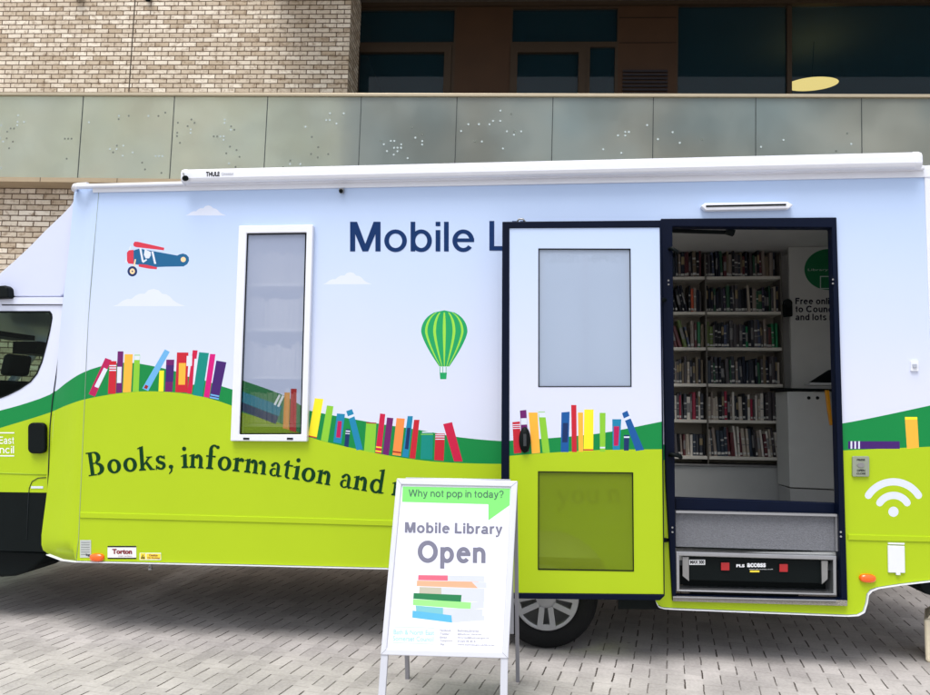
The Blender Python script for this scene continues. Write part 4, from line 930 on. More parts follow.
for y in (432.8, 455.8): mb.prism(list(reversed([S(*p, CYb-.0015) for p in rect(-72, y-.5, 14.2, y+.6)])), (0, .0006, 0), LWHITE)
mb.build('lettering', fix=False)
# air deflector above the cab
mb = VMB()
dp = [(77.5, 190), (75, 197.5), (70.5, 205.5), (63, 213.5), (54, 222), (44, 231.5), (30, 246), (14, 261), (0, 273), (-25, 290), (-30, 296), (0, 296.3), (40, 296.6), (60, 296.4), (64, 294), (65, 288), (66, 284.5), (72, 284)]
mb.prism(list(reversed([S(x, y, .165) for x, y in dp])), (0, WB-.33, 0), mat('deflector_white', (204, 211, 236), .35, var=.02, coat=.2))
mb.build('air_deflector', bevel=.045, seg=5)
mb = VMB(); mb.prism(list(reversed([S(*p, CYb+.03) for p in [(64.8, 298), (62.5, 296), (62.6, 288), (64.6, 284.8), (73, 284.6), (73, 330), (63, 330)]])), (0, .1, 0), CABW); mb.build('deflector_bracket', bevel=.006)
mb = VMB(); mb.prism(list(reversed([S(*p, CYb-.012) for p in [(-26, 297.6), (66.5, 297), (66.2, 304.4), (-26, 304.2)]])), (0, .1, 0), CABW); mb.build('cab_roof_rail', bevel=.003)
mb = VMB(); mb.prism(list(reversed([S(*p, .1) for p in [(-14, 286.5), (4, 285.2), (7, 287.5), (8, 297.6), (-14, 298.5)]])), (0, .08, 0), BLACKP); mb.build('roof_marker', bevel=.012, seg=3)
# cab interior
SEAT = mat('seat_fabric', (44, 48, 52), .9, var=.2)
for Y in (.5, 1.45):
    mb = VMB(); xs0 = c0x-.5
    mb.box((xs0-.45, Y-.02, 1.0), (xs0+.1, Y+.46, 1.16), SEAT); mb.prism([(xs0+.02, Y, 1.14), (xs0+.12, Y, 1.14), (xs0+.22, Y, 1.72), (xs0+.13, Y, 1.72)], (0, .44, 0), SEAT); mb.prism([(xs0+.13, Y+.1, 1.76), (xs0+.21, Y+.1, 1.76), (xs0+.23, Y+.1, 1.93), (xs0+.16, Y+.1, 1.93)], (0, .26, 0), SEAT); mb.build('cab_seat', bevel=.03, seg=3)
mb = VMB(); mb.prism([(c0x-.95, CYb+.06, .9), (c0x-.6, CYb+.06, 1.0), (c0x-.62, CYb+.06, 1.4), (c0x-1.1, CYb+.06, 1.46)], (0, WB-2*CYb-.12, 0), BLACKP); mb.build('dashboard')
mb = VMB(); cxw, czw = c0x-.42, 1.48
mb.tube([(cxw+.09*math.cos(t), 1.68+.2*math.sin(t)*1.0, czw+.19*math.cos(t)) for t in [i*2*math.pi/24 for i in range(25)]], .014, BLACKP, 8); mb.build('steering_wheel')
mb = VMB(); mb.box((c0x-.5, .35, 2.06), (c0x-.3, .9, 2.1), BLACKP); mb.box((c0x-.95, 1.0, 2.0), (c0x-.92, 1.25, 2.08), BLACKP); mb.prism([(c0x-.8, 1.3, 1.98), (c0x-.6, 1.3, 1.98), (c0x-.55, 1.3, 2.09), (c0x-.8, 1.3, 2.09)], (0, .5, 0), BLACKP); mb.build('sun_visor')
mb = VMB(); mb.box((xl-.8, CYb+.06, .62), (c0x-.8, WB-CYb-.06, .68), BLACKP); mb.build('cab_floor')
mb = VMB(); mb.box((c0x-.3, CYb+.06, .6), (prof_cab[0][0]-.0, WB-CYb-.06, 1.05), BLACKP); mb.build('cab_base')
wheel(ax0, .2); wheel(ax0, WB-.2, -1)
# rounded battery box under the cab step
mb = VMB(); L_ = [(-40, 548), (-36, 566), (-20, 575), (0, 577.4), (14, 576.4), (26, 572.8), (36, 566), (43, 559), (48, 552)]
mb.prism(list(reversed([S(x, y, .24) for x, y in L_])), (0, .35, 0), BLACKP); mb.build('battery_box', bevel=.02, seg=3)
mb = VMB(); hl = [(ax0-1.0, .17, .8), (ax0-.78, .165, .78), (ax0-.82, .165, 1.08), (ax0-.93, .17, 1.02)]; mb.prism(hl, (0, .2, 0), mat('lamp_clear', (210, 215, 220), .1)); mb.build('headlight')
mb = VMB(); mb.tube([(ax0+.2, .16, 1.5), (ax0+.12, -.03, 1.55)], .015, BLACKP, 8); mb.box((ax0+.08, -.16, 1.45), (ax0+.16, -.0, 1.85), BLACKP); mb.build('wing_mirror', bevel=.02)
# rear underrun bar and tow step
mb = VMB(); mb.prism(list(reversed([S(*p, .08) for p in [(918.5, 580), (921, 588), (926, 594), (936, 597), (990, 597), (990, 579)]])), (0, .3, 0), BLACKP); mb.build('rear_bumper', bevel=.01)

# ================================================================= BOOKS (loose things on the van's shelves)
BC = [(34, 38, 46), (26, 30, 40), (48, 44, 46), (60, 58, 60), (30, 40, 52), (22, 24, 28), (70, 30, 34), (30, 64, 46), (86, 76, 60), (52, 62, 84), (110, 100, 92), (140, 132, 120), (40, 34, 52), (150, 60, 34), (72, 88, 40), (26, 96, 60), (120, 26, 48), (168, 164, 156)]
BN = ['charcoal', 'navy', 'brown black', 'dark grey', 'slate', 'black', 'maroon', 'dark green', 'khaki', 'dusty blue', 'taupe', 'beige', 'dark violet', 'rust', 'olive', 'bright green', 'crimson', 'pale grey']
BM = [mat('book_'+BN[i].replace(' ', '_'), tuple(min(255, int(v*1.25+8)) for v in BC[i]), .35, var=.1) for i in range(len(BC))]
PAGE = mat('book_pages', (206, 200, 184), .8, var=.1)
LBL = [mat('spine_label_white', (200, 200, 196), .5), mat('spine_label_tan', (150, 134, 100), .5), mat('spine_label_grey', (130, 130, 130), .5)]
meshcache = {}
def book_mesh(ci, kind):
    k = (ci, kind)
    if k in meshcache: return meshcache[k]
    mb = MB()        # unit book: x 0..1 thick, y 0 spine .. 1 fore edge, z 0..1
    c = BM[ci]
    mb.box((0, .03, 0), (.09, 1, 1), c); mb.box((.91, .03, 0), (1, 1, 1), c)
    mb.box((.09, .06, .02), (.91, .97, .98), PAGE)
    # rounded spine made of bands
    cuts = {0: [(0, 1, c)], 1: [(0, .06, c), (.06, .16, LBL[0]), (.16, 1, c)], 2: [(0, .3, c), (.3, .72, LBL[2]), (.72, 1, c)], 3: [(0, .05, c), (.05, .14, LBL[0]), (.14, .5, c), (.5, .82, LBL[1]), (.82, 1, c)],
            4: [(0, .07, c), (.07, .15, LBL[0]), (.15, .4, c), (.4, .44, LBL[2]), (.44, .6, c), (.6, .66, LBL[0]), (.66, 1, c)]}[kind]
    pr = [(0, .06), (.05, .02), (.25, 0), (.75, 0), (.95, .02), (1, .06)]
    for a, b, m in cuts:
        mb.add([(x, y, a) for x, y in pr]+[(x, y, b) for x, y in pr], [(i, i+1, i+7, i+6) for i in range(5)], m)
    mb.add([(x, y, 1) for x, y in pr], [(0, 1, 2, 3, 4, 5)], c)
    mb.v = [(x-.5, y, z_) for x, y, z_ in mb.v]
    o = mb.build('tmp', fix=False); me = o.data; me.name = 'book'; bpy.data.objects.remove(o); meshcache[k] = me
    return me
ORD = ['first', 'second', 'third', 'fourth', 'fifth', 'sixth', 'seventh', 'eighth', 'ninth', 'tenth', 'eleventh', 'twelfth', 'thirteenth', 'fourteenth', 'fifteenth', 'sixteenth', 'seventeenth', 'eighteenth', 'nineteenth', 'twentieth', 'twenty-first', 'twenty-second', 'twenty-third', 'twenty-fourth', 'twenty-fifth', 'twenty-sixth', 'twenty-seventh', 'twenty-eighth', 'twenty-ninth', 'thirtieth']
SH = ['top shelf', 'second shelf', 'third shelf', 'fourth shelf', 'fifth shelf', 'lowest shelf']
def put_book(x, y, z_, w_, d_, h_, ci, kind, rot=0, flip=False):
    o = bpy.data.objects.new('book', book_mesh(ci, kind)); col.objects.link(o)
    o.location = (x, y, z_); o.scale = (w_, d_, h_); o.rotation_euler = (0, rot, math.pi if flip else 0)
    return o
PAL = [[0, 1, 2, 3, 5, 5, 4, 6, 10, 9, 7, 8], [0, 1, 5, 5, 3, 13, 11, 10, 7, 2, 12, 1], [5, 0, 1, 3, 14, 8, 15, 6, 10, 2, 11, 9], [0, 3, 2, 5, 10, 1, 8, 7, 11, 4, 0, 2], [0, 5, 11, 3, 10, 17, 16, 11, 2, 17, 0, 17], [5, 0, 3, 11, 17, 10, 17, 4, 2, 17, 11, 6]]
for s_i, z_ in enumerate(shz):
    for bi, (x0, x1) in enumerate(bays):
        x = (S(671, 350, SHY).x if bi == 0 else x0+.012); k = 0; lean = 0
        end = x1-.012
        leanrow = (bi == 0 and s_i in (1, 2))
        small = (bi == 0 and s_i == 5)
        if bi == 0: x += .012
        while k < 30:
            w_ = random.choice([.016, .02, .022, .026, .03, .018]); h_ = random.uniform(.185, .255) if not small else .19+random.uniform(-.004, .004)
            if s_i == 5 and bi == 1: h_ = random.uniform(.2, .27)
            if s_i == 0 and random.random() < .15: h_ = .27
            rot = 0
            if leanrow: rot = -math.radians(14+random.uniform(-3, 3)) if k < 5 else 0
            elif random.random() < .25: rot = -math.radians(random.uniform(1, 4))
            if s_i == 5 and bi == 1 : rot = -math.radians(random.uniform(2, 7))
            w_eff = w_/math.cos(rot)+abs(h_*math.sin(rot))*(.12 if rot else 0)
            if x+w_eff+ (abs(math.sin(rot))*h_ if False else 0) > end: break
            ci = random.choice(PAL[s_i]); kind = random.choice([0, 1, 1, 2, 3, 4, 4])
            base_z = z_+abs(math.sin(rot))*w_/2+.0005
            o = put_book(x+w_eff/2, SHY+.03+random.uniform(0, .02), base_z, w_, .15, h_, ci, kind, rot)
            tag(o, f"{'tall' if h_ > .235 else 'short' if h_ < .2 else 'thin' if w_ < .019 else 'thick' if w_ > .027 else 'upright'} {BN[ci]} book, {ORD[k]} from the left in the {'left' if bi == 0 else 'right'} bay, {SH[s_i]}", 'book', 'books on the shelves inside the van doorway')
            x += w_eff+.0015+(0.006 if random.random() < .08 else 0); k += 1
WC = [17, 17, 11, 10, 17]
for s_i, z_ in enumerate(nz[:3]+[nz[3]]):
    x = nx0-.02; k = 0
    while k < 20:
        w_ = random.choice([.026, .03, .036, .04]); h_ = random.uniform(.19, .25)
        if x+w_ > nx1+.02: break
        o = put_book(x+w_/2, .11+.16, z_+.0005, w_, .15, h_, random.choice(WC), 0, 0, True)
        tag(o, f"book with pale page edges, {ORD[k]} from the left, {SH[s_i] if s_i < 3 else 'lowest shelf'} behind the side window", 'book', 'books behind the tall side window')
        x += w_+.002; k += 1

# ================================================================= A-FRAME SIGN
ptop = Vector((0, -.83, 1.175)); pbot = Vector((0, -1.07, .31)); nrm = (Vector((1, 0, 0))).cross(ptop-pbot).normalized()
if nrm.y > 0: nrm = -nrm
def SB(off=0.0): return lambda x, y: onplane(x, y, ptop+nrm*off, nrm)
sg = empty('pavement_sign', (SB()(445, 600).x, -.9, 0)); tag(sg, 'white framed A-board reading Mobile Library Open standing on the paving', 'sign')
class GMB(MB):
    def build(s, name, parent=None, **k):
        o = super().build(name, None, **k); o.parent = parent or sg; o.data.transform(Matrix.Translation(-sg.location)); clean(o.data); return o
zz = Zf(350, 460, 2.957)
SNAP = mat('snap_frame', (206, 208, 216), .35, metal=.2, var=.04)
mb = GMB(); FO = zz([(138, 54), (496, 62), (468, 587), (90, 576)]); FI = zz([(152, 72), (476, 79), (450, 568), (108, 558)])
panel(mb, FO, [FI], [], SB(.012), SNAP, back=tuple(-nrm*.024)); mb.build('frame', bevel=.004, seg=3)
mb = GMB()
for P in ([(138, 54), (152, 72)], [(496, 62), (476, 79)], [(468, 587), (450, 568)], [(90, 576), (108, 558)]):
    q = zz(P); mb.bar(SB(.0125)(*q[0]), SB(.0125)(*q[1]), .0015, .001, mat('mitre_line', (130, 132, 140), .6), up=nrm)
mb.build('frame_mitre')
POST = mat('poster_paper', (226, 228, 240), .3, var=.02, coat=.6)
PGR = mat('poster_header_glare_green', (112, 214, 100), .35, var=.03, coat=.5)  # header green paled: glare is washed into the base colour
mb = GMB()
regs = [(zz([(156, 78), (474, 84), (472, 134), (409, 179), (409, 131), (154, 124)]), PGR)]
pb = lambda pts, nm, rgb: regs.append((zz(pts), mat('poster_'+nm, rgb, .35, var=.05, coat=.5)))
pg = (194, 199, 206)
pb([(202, 340), (289, 341), (289, 357), (201, 355)], 'crimson', (206, 88, 112)); pb([(289, 341), (398, 343), (398, 361), (289, 358)], 'pages', pg)
pb([(198, 356), (380, 360), (378, 379), (197, 373)], 'orange', (246, 160, 124)); pb([(360, 360), (404, 362), (404, 378), (378, 379)], 'pages', pg)
pb([(205, 375), (270, 377), (270, 398), (204, 394)], 'grey', (176, 172, 152)); pb([(270, 377), (398, 380), (398, 402), (270, 398)], 'pages', pg)
pb([(188, 393), (330, 399), (328, 420), (187, 410)], 'green', (104, 208, 100)); pb([(330, 399), (398, 402), (398, 418), (328, 420)], 'pages', pg)
pb([(186, 411), (358, 421), (356, 441), (186, 429)], 'lime', (140, 224, 120)); pb([(358, 421), (396, 417), (396, 438), (356, 441)], 'pages', pg)
pb([(194, 430), (275, 437), (275, 460), (196, 450)], 'sea', (108, 180, 190)); pb([(275, 437), (392, 441), (392, 462), (275, 460)], 'pages', pg)
pb([(185, 445), (300, 459), (302, 481), (184, 466)], 'blue', (74, 168, 206)); pb([(300, 459), (398, 460), (398, 474), (302, 481)], 'pages', pg)
pb([(132, 492), (250, 495), (250, 498), (132, 495)], 'line', (140, 200, 226)); pb([(126, 538), (246, 543), (246, 546), (126, 541)], 'line', (140, 200, 226))
panel(mb, FI, [], regs, SB(.002), POST); poster = mb.build('poster', fix=False)
mb = GMB(); fz = lambda off: (lambda x, y: SB(off)(350+x/2.957, 460+y/2.957))
TG = mat('poster_text_glare_grey', (108, 108, 128), .4, coat=.4); TGG = mat('poster_text_green', (48, 96, 72), .4, coat=.4)  # text washed out in its base colour to stand for glare
sans_line(mb, 'Why not pop in today?', 172, 455, 107.5, 15, fz(.0035), TGG, SANSL, .014)
sans_line(mb, 'Mobile Library', 160, 453, 214.5, 22.5, fz(.0035), TG, SANSB, .016)
sans_line(mb, 'Open', 196, 404, 302, 45.5, fz(.0035), TG, SANSB, .012)
TBL = mat('poster_text_blue', (150, 206, 230), .4); TS = mat('poster_text_small', (150, 150, 158), .4)
text_mesh(mb, 'Bath & North East', (129, 501, 249, 515), fz(.0035), TBL, 0, skew=.02); text_mesh(mb, 'Somerset Council', (127, 520, 247, 534), fz(.0035), TBL, 0, skew=.02)
for i, (a, b) in enumerate((('Facebook', 'BathnesLibraries'), ('Twitter', '@bathnes_libraries'), ('Email', 'libraries@bathnes.gov.uk'), ('Telephone', '01225 39 40 41'), ('Web', 'www.bathnes.gov.uk/libraries'))):
    y = 500+i*10.4; text_mesh(mb, a, (266, y, 266+len(a)*4.1, y+6), fz(.0035), TS, .01, skew=.02); text_mesh(mb, b, (318, y+1, 318+len(b)*3.9, y+7), fz(.0035), TS, .01, skew=.02)
mb.build('lettering', poster, fix=False).matrix_parent_inverse = Matrix()
# legs: front pair carries on below the frame, rear frame leans back
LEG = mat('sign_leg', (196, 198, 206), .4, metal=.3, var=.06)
dn = (pbot-ptop).normalized()
def toground(p): return p+dn*(p.z/-dn.z)
for q0, q1 in ((zz([(104, 560)])[0], None), (zz([(457, 570)])[0], None)):
    p = SB(-.004)(*q0); g_ = toground(p); mb = GMB(); mb.bar(p, g_, .036, .02, LEG, up=nrm); mb.build('leg', bevel=.003)
tl, tr_ = SB(-.02)(*zz([(150, 64)])[0]), SB(-.02)(*zz([(488, 70)])[0])
gl_, gr_ = G(407.5, 678), G(518, 681)
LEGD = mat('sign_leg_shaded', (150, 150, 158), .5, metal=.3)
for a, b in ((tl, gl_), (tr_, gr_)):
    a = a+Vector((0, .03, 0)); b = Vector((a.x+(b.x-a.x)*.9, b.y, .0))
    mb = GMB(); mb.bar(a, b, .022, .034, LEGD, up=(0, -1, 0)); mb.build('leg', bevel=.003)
mb = GMB(); ra, rb = tl+Vector((.01, .035, -.02)), tr_+Vector((-.01, .035, -.02)); db = (Vector((0, gl_.y, 0))-Vector((0, ra.y, ra.z))); k_ = .74
ra2 = ra+db*k_; rb2 = rb+db*k_
mb.prism([ra, rb, rb2, ra2], (0, .006, 0), mat('sign_back_board', (168, 170, 178), .6)); mb.build('back_board')
mb = GMB(); mb.tube([tl.lerp(tr_, .04)+Vector((0, .02, .012)), tl.lerp(tr_, .96)+Vector((0, .02, .012))], .009, LEG, 8); mb.build('hinge')

# cream concrete block at the right edge
p0 = G(925.5, 662); p1 = S(925, 614, p0.y)
ba = math.radians(-27.5); bo = empty('concrete_bollard', (p0.x+.17*(math.cos(ba)-math.sin(ba)), p0.y+.17*(math.sin(ba)+math.cos(ba)), 0)); bo.rotation_euler.z = ba; tag(bo, 'squat cream concrete bollard on the paving behind the rear of the van', 'bollard')
mb = MB(); hb = p1.z; ww = .17
mb.prism([(-ww, -ww, 0), (ww, -ww, 0), (ww, ww, 0), (-ww, ww, 0)], (0, 0, hb-.03), mat('cream_concrete', (240, 228, 200), .8, var=.12, bump=.3), caps=True); mb.build('post', bo, bevel=.015, seg=3)
mb = MB(); k2 = ww*.9; mb.add([(-k2, -k2, hb-.029), (k2, -k2, hb-.029), (k2, k2, hb-.029), (-k2, k2, hb-.029), (-k2*.86, -k2*.86, hb), (k2*.86, -k2*.86, hb), (k2*.86, k2*.86, hb), (-k2*.86, k2*.86, hb)], [(0, 1, 5, 4), (1, 2, 6, 5), (2, 3, 7, 6), (3, 0, 4, 7), (4, 5, 6, 7)], mat('cream_concrete', (240, 228, 200), .8)); mb.build('cap', bo)

# ================================================================= BUILDING BEHIND
CB = Matrix((AB[0], AB[1], AB[2])); CV = Matrix((AV[0], AV[1], AV[2])); RB = (CV.transposed() @ CB).to_4x4()
MBLD = Matrix.Translation(CAM) @ RB
bld = empty('apartment_building'); bld.matrix_world = MBLD
tag(bld, 'cream brick apartment building with a glass fronted balcony behind the van', 'building')
class BMB(MB):
    def build(s, name, parent=None, **k):
        o = super().build(name, None, **k); o.parent = parent or bld; clean(o.data); return o
def brick(name, c1, c2, mort):
    m = bpy.data.materials.new(name); m.use_nodes = True; n = m.node_tree.nodes; l = m.node_tree.links
    p = n['Principled BSDF']; p.inputs['Roughness'].default_value = .9
    tc = n.new('ShaderNodeTexCoord'); sp = n.new('ShaderNodeSeparateXYZ'); l.new(tc.outputs['Object'], sp.inputs[0])
    ad = n.new('ShaderNodeMath'); ad.operation = 'ADD'; l.new(sp.outputs[0], ad.inputs[0]); l.new(sp.outputs[1], ad.inputs[1])
    cb = n.new('ShaderNodeCombineXYZ'); l.new(ad.outputs[0], cb.inputs[0]); l.new(sp.outputs[2], cb.inputs[1])
    nw = n.new('ShaderNodeTexNoise'); nw.inputs['Scale'].default_value = 14; l.new(cb.outputs[0], nw.inputs['Vector'])
    wv = n.new('ShaderNodeVectorMath'); wv.operation = 'MULTIPLY_ADD'; wv.inputs[1].default_value = (.008, .008, 0); l.new(nw.outputs['Color'], wv.inputs[0]); l.new(cb.outputs[0], wv.inputs[2])
    br = n.new('ShaderNodeTexBrick'); br.inputs['Scale'].default_value = 1; br.inputs['Brick Width'].default_value = .225; br.inputs['Row Height'].default_value = .075
    br.inputs['Mortar Size'].default_value = .0075; br.inputs['Mortar Smooth'].default_value = .15; br.inputs['Bias'].default_value = 0
    br.inputs['Color1'].default_value = lin(c1)+(1,); br.inputs['Color2'].default_value = lin(c2)+(1,); br.inputs['Mortar'].default_value = lin(mort)+(1,)
    l.new(wv.outputs[0], br.inputs['Vector'])
    nz = n.new('ShaderNodeTexNoise'); nz.inputs['Scale'].default_value = 11; nz.inputs['Detail'].default_value = 8; nz.inputs['Roughness'].default_value = .7
    l.new(cb.outputs[0], nz.inputs['Vector'])
    cr = n.new('ShaderNodeValToRGB'); cr.color_ramp.elements[0].position = .33; cr.color_ramp.elements[0].color = lin((160, 138, 116))+(1,); cr.color_ramp.elements[1].position = .5; cr.color_ramp.elements[1].color = (1, 1, 1, 1)
    l.new(nz.outputs[0], cr.inputs[0])
    mx = n.new('ShaderNodeMix'); mx.data_type = 'RGBA'; mx.blend_type = 'MULTIPLY'; mx.inputs[0].default_value = .8
    l.new(br.outputs['Color'], mx.inputs[6]); l.new(cr.outputs[0], mx.inputs[7]); l.new(mx.outputs[2], p.inputs['Base Color'])
    b = n.new('ShaderNodeBump'); b.inputs['Strength'].default_value = .9; b.inputs['Distance'].default_value = .012
    iv = n.new('ShaderNodeMath'); iv.operation = 'MULTIPLY_ADD'; iv.inputs[1].default_value = -1; l.new(br.outputs['Fac'], iv.inputs[0]); l.new(nz.outputs[0], iv.inputs[2])
    l.new(iv.outputs[0], b.inputs['Height']); l.new(b.outputs[0], p.inputs['Normal'])
    return m
BR = brick('cream_brick', (238, 228, 211), (190, 172, 148), (104, 86, 68))
YR, YW, YU, YG = 9.0, 9.25, 10.8, 11.5      # railing, lower wall, upper wall, balcony glazing
zg = -1.9
def bz(y, Y, x=465): return B(x, y, Y).z
def bx(x, Y, y=60): return B(x, y, Y).x
zcop = bz(178.5, YR, 40)      # underside of balustrade
mb = BMB(); mb.box((-14, YW, zg), (14, YW+.3, zcop-.03), BR); mb.build('lower_wall', fix=False)
mb = BMB(); BEI = mat('beige_cladding', (168, 150, 122), .6, var=.08)
mb.box((-14, YR-.05, zcop-.06), (14, YU+.0, zcop+.0), BEI); mb.build('balcony_slab', fix=False)
mb = BMB()
for x in range(-13, 14, 1): mb.box((x*1.05, YR-.053, zcop-.058), (x*1.05+.008, YR-.0505, zcop-.002), mat('slab_joint', (90, 78, 62), .7))
mb.build('slab_joint', fix=False)
xc = bx(348.6, YU); zup = bz(-60, YU)
mb = BMB(); mb.box((-14, YU, zcop), (xc, YU+.3, zup+1.5), BR); mb.build('upper_wall', fix=False)
mb = BMB(); p_, q_ = B(135.3, -4, YU-.002), B(128.4, 96, YU-.002); mb.bar(p_, (p_.x, YU-.002, q_.z), .016, .006, mat('joint_sealant', (70, 58, 46), .8)); mb.build('movement_joint')
# recess side and glazed wall
BRZ = mat('bronze_frame', (58, 46, 34), .5, metal=.2, var=.12); BRP = mat('bronze_panel', (60, 40, 24), .6, var=.2, scale=3)
mb = BMB(); mb.box((xc-.005, YU+.3, zcop), (xc+.0, YG, zup), BR); mb.build('recess_return', fix=False)
def gx(x): return bx(x, YG)
def gz(y, x=600): return bz(y, YG, x)
DG = film('dark_glazing', (26, 56, 68), .36, .03, tint=(190, 200, 196))
zt0 = gz(3); zb0 = zcop
mb = BMB()
cells = [(353.7, 8.6, 453, 41.7), (359.5, 52.6, 444.3, 140), (511.8, 8.6, 616.8, 41.7), (517.5, 53, 578.5, 140), (590, 47, 615, 140), (678, 6.5, 787.3, 140), (792, 6, 1060, 140)]
X = [gx(349), gx(455), gx(510.4), gx(618), gx(676.5), gx(1066)]
def hole(c): return [(gx(c[0]), gz(c[1])), (gx(c[2]), gz(c[1])), (gx(c[2]), gz(c[3])), (gx(c[0]), gz(c[3]))]
def wallpanel(mb, x0, x1, cs, m, Y=YG):
    panel(mb, [(x0, zt0), (x1, zt0), (x1, zb0), (x0, zb0)], [hole(c) for c in cs], [], lambda a, b: Vector((a, Y, b)), m, back=(0, .09, 0))
wallpanel(mb, X[0], X[1], cells[:2], BRZ); mb.build('window_frame')
mb = BMB(); wallpanel(mb, X[2], X[3], cells[2:5], BRZ); mb.build('window_frame')
mb = BMB(); wallpanel(mb, X[4], X[5], cells[5:], BRZ); mb.build('window_frame')
# raised sash frames
mb = BMB()
for (x0, y0, x1, y1) in ((359.5, 52.6, 444.3, 100), (517.5, 53, 578.5, 100)):
    mb = BMB(); panel(mb, hole((x0-7, y0-6, x1+7, 141)), [hole((x0, y0, x1, 140.0))], [], lambda a, b: Vector((a, YG-.03, b)), BRZ, back=(0, .028, 0)); mb.build('sash_frame')
for i, c in enumerate(cells):
    mb = BMB(); h_ = hole(c); mb.add([(a, YG+.05, b) for a, b in h_], [(0, 1, 2, 3)], DG); mb.build('window_pane', fix=False)
mb = BMB(); mb.box((X[1], YG+.0, zb0), (X[2], YG+.08, zt0), BRP); mb.build('bronze_panel')
mb = BMB(); mb.box((X[3], YG+.0, zb0), (X[4], YG+.08, zt0), BRP)
for y in (18, 43): mb.bar((X[3]+.01, YG-.002, gz(y)), (X[4]-.01, YG-.002, gz(y)), .012, .008, mat('panel_gap', (30, 20, 14), .8))
mb.build('bronze_panel')
mb = BMB(); 
for k in range(7): mb.box((gx(623), YG-.03, gz(95)+k*.062), (gx(667.5), YG-.006, gz(95)+k*.062+.035), mat('vent_slat', (38, 34, 38), .5, metal=.3))
mb.build('vent_grille')
# room behind the glazing
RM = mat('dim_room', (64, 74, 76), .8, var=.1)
mb = BMB(); x0, x1 = X[0]-.1, X[5]+.1
for a, b in (((x0, YG+4, zb0), (x1, YG+4.05, zt0+.1)), ((x0, YG+.1, zt0+.0), (x1, YG+4, zt0+.05)), ((x0, YG+.1, zb0-.0), (x1, YG+4, zb0+.05)), ((x0-.05, YG+.1, zb0), (x0, YG+4, zt0)), ((x1, YG+.1, zb0), (x1+.05, YG+4, zt0)), ((X[3]+.2, YG+.1, zb0+.06), (X[3]+.3, YG+3.99, zt0-.01))): mb.box(a, b, RM)
mb.build('room_walls', fix=False)
mb = BMB(); a_, b_ = B(536, 25, YG+1.2), B(640, 30, YG+1.2); mb.box((a_.x, YG+1.2, b_.z), (b_.x, YG+1.6, a_.z), mat('ceiling_raft', (120, 128, 130), .7)); mb.build('ceiling_raft')
mb = BMB(); a_, b_ = B(546, 60, YG+2.4), B(600, 64, YG+2.4); mb.box((a_.x, YG+2.4, b_.z), (b_.x, YG+2.7, a_.z), mat('ceiling_raft', (120, 128, 130), .7)); mb.build('ceiling_raft')
# overhanging slab above the recess
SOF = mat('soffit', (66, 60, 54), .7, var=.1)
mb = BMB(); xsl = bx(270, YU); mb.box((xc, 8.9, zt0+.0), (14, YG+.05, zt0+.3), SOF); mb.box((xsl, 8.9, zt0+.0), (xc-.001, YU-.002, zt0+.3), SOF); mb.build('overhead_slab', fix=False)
mb = BMB(); mb.box((xc+.01, YG-.06, zt0-.06), (14, YG-.001, zt0-.002), BRZ); mb.build('window_head')
mb = BMB(); mb.box((xsl, 9.0, zt0+.301), (14, 9.3, zt0+4), BR); mb.box((-14, YU+.01, zup+1.5), (14, YU+.3, zup+3), BR); mb.build('storey_above', fix=False)
mb = BMB(); mb.box((-14, YU+.31, zg), (14, 16, zg+.1), SOF); mb.box((-14, 16, zg), (14, 16.2, zup+2.9), BR); mb.build('rear_block', fix=False)
# balustrade
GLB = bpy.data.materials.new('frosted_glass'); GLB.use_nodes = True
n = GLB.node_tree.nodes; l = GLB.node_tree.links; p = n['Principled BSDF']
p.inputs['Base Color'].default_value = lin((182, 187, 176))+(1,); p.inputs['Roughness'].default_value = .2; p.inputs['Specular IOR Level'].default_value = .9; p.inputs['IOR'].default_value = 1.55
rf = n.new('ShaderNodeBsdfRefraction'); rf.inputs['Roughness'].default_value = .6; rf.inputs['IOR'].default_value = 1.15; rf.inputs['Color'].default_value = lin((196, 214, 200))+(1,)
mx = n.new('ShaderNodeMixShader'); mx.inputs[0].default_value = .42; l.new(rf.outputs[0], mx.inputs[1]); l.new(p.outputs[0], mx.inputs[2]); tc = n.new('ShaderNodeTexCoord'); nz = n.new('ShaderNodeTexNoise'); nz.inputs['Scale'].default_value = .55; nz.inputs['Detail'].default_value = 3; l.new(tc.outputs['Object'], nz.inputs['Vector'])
cr = n.new('ShaderNodeValToRGB'); cr.color_ramp.elements[0].position = .38; cr.color_ramp.elements[0].color = lin((196, 200, 186))+(1,); cr.color_ramp.elements[1].position = .62; cr.color_ramp.elements[1].color = lin((168, 186, 184))+(1,)  # drifting tint patches put in place of reflected trees and sky
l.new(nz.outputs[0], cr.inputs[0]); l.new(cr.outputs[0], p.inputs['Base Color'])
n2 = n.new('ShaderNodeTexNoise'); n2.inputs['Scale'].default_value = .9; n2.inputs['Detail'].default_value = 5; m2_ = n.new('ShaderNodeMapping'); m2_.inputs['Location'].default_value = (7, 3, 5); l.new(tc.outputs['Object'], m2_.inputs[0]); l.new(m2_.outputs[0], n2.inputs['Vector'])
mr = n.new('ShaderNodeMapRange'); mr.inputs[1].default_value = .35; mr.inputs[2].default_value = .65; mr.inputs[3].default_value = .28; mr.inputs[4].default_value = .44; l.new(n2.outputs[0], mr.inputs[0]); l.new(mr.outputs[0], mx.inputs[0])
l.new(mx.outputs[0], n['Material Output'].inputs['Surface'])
DOT = mat('clear_dot', (172, 186, 184), .15, var=.1, coat=1); DOTD = mat('clear_dot_dark', (96, 104, 92), .15, var=.1, coat=1)
jx = [-104, -10, 81, 172.5, 266, 360, 456, 552.3, 653, 755.7, 861.7, 970, 1082]
zr = bz(95, YR)
bal = []
rnd = random.Random(3)
dark_dots = {0, 1, 2, 3}
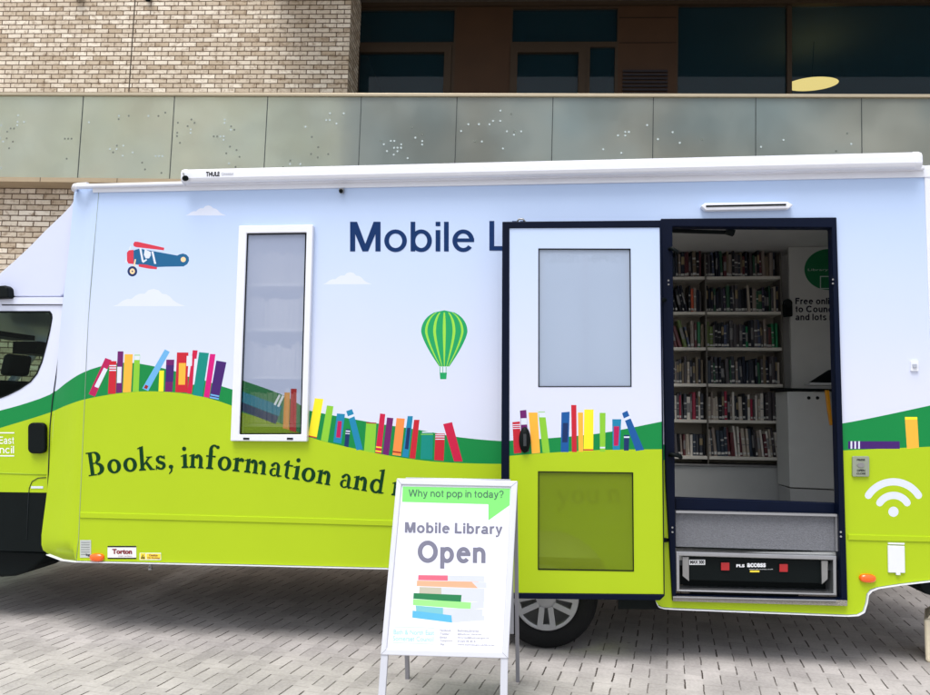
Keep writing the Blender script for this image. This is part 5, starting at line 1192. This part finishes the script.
for i in range(len(jx)-1):
    x0 = bx(jx[i], YR, 130)+.005; x1 = bx(jx[i+1], YR, 130)-.005
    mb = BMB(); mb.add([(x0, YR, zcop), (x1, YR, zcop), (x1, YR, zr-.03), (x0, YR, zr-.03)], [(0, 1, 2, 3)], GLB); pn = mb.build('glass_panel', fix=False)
    mb = BMB(); cnt = 0
    clusters = [(rnd.uniform(x0+.1, x1-.1), zcop+rnd.uniform(.1, .85)) for _ in range(4 if i > 4 else 7)]
    used = set()
    for cx, cz in clusters:
        for _ in range(rnd.randint(1, 5)):
            qx = round((cx+rnd.gauss(0, .1))/.045)*.045; qz = zcop+round((cz-zcop+rnd.gauss(0, .07))/.045)*.045
            if not (x0+.04 < qx < x1-.04 and zcop+.04 < qz < zr-.08) or (round(qx, 3), round(qz, 3)) in used: continue
            used.add((round(qx, 3), round(qz, 3)))
            r_ = .0135; m_ = DOTD if (rnd.random() < (.6 if i < 5 else .2)) else DOT
            mb.add([(qx+r_*math.cos(t*math.pi/6), YR-.003, qz+r_*math.sin(t*math.pi/6)) for t in range(12)], [tuple(range(12))], m_)
    o = mb.build('dot_pattern', pn, fix=False); o.matrix_parent_inverse = Matrix()
mb = BMB(); mb.box((-14, YR-.03, zr-.03), (14, YR+.03, zr+.012), mat('handrail', (176, 164, 140), .4, metal=.4, var=.06)); mb.build('handrail', bevel=.006)
mb = BMB()
for x in jx: q = bx(x, YR, 130); mb.box((q-.004, YR-.004, zcop), (q+.004, YR+.012, zr-.031), mat('glass_joint', (46, 56, 56), .5))
mb.build('panel_joint', fix=False)
for x, y, s_ in ((80.5, -1.5, 1.6), (149.5, 1, 1)):
    q = B(x, y, YU); mb = BMB(); mb.lathe([(0, -.09), (.03*s_, -.085), (.045*s_, -.05), (.05*s_, 0), (.0, .0)], (q.x, YU-.06, q.z+.05), (0, 0, 1), BLACKP, 16); mb.box((q.x-.03*s_, YU-.08, q.z+.05), (q.x+.03*s_, YU-.001, q.z+.08), BLACKP); mb.build('wall_fitting')
# pendant lamp inside the room
lp = empty('pendant_lamp'); lp.matrix_world = MBLD @ Matrix.Translation(B(811.7, 84.3, YG+1.4)) @ Matrix.Rotation(math.radians(8), 4, 'X'); tag(lp, 'glowing cream disc shaped pendant lamp hanging behind the upper right window', 'lamp')
LE = emis('lamp_glow', (255, 222, 140), 1.6)
mb = MB(); R_ = (B(836.8, 84, YG+1.4)-B(787, 84, YG+1.4)).length/2
mb.lathe([(0, -.03), (R_*.5, -.028), (R_*.85, -.015), (R_, 0), (R_*.9, .015), (R_*.5, .03), (.03, .04)], (0, 0, 0), (0, 0, 1), LE, 48); mb.build('shade', lp)
mb = MB(); mb.tube([(0, 0, .07), (0, 0, zt0-(B(811.7, 84.3, YG+1.4)).z)], .006, BLACKP, 6); mb.build('cord', lp)
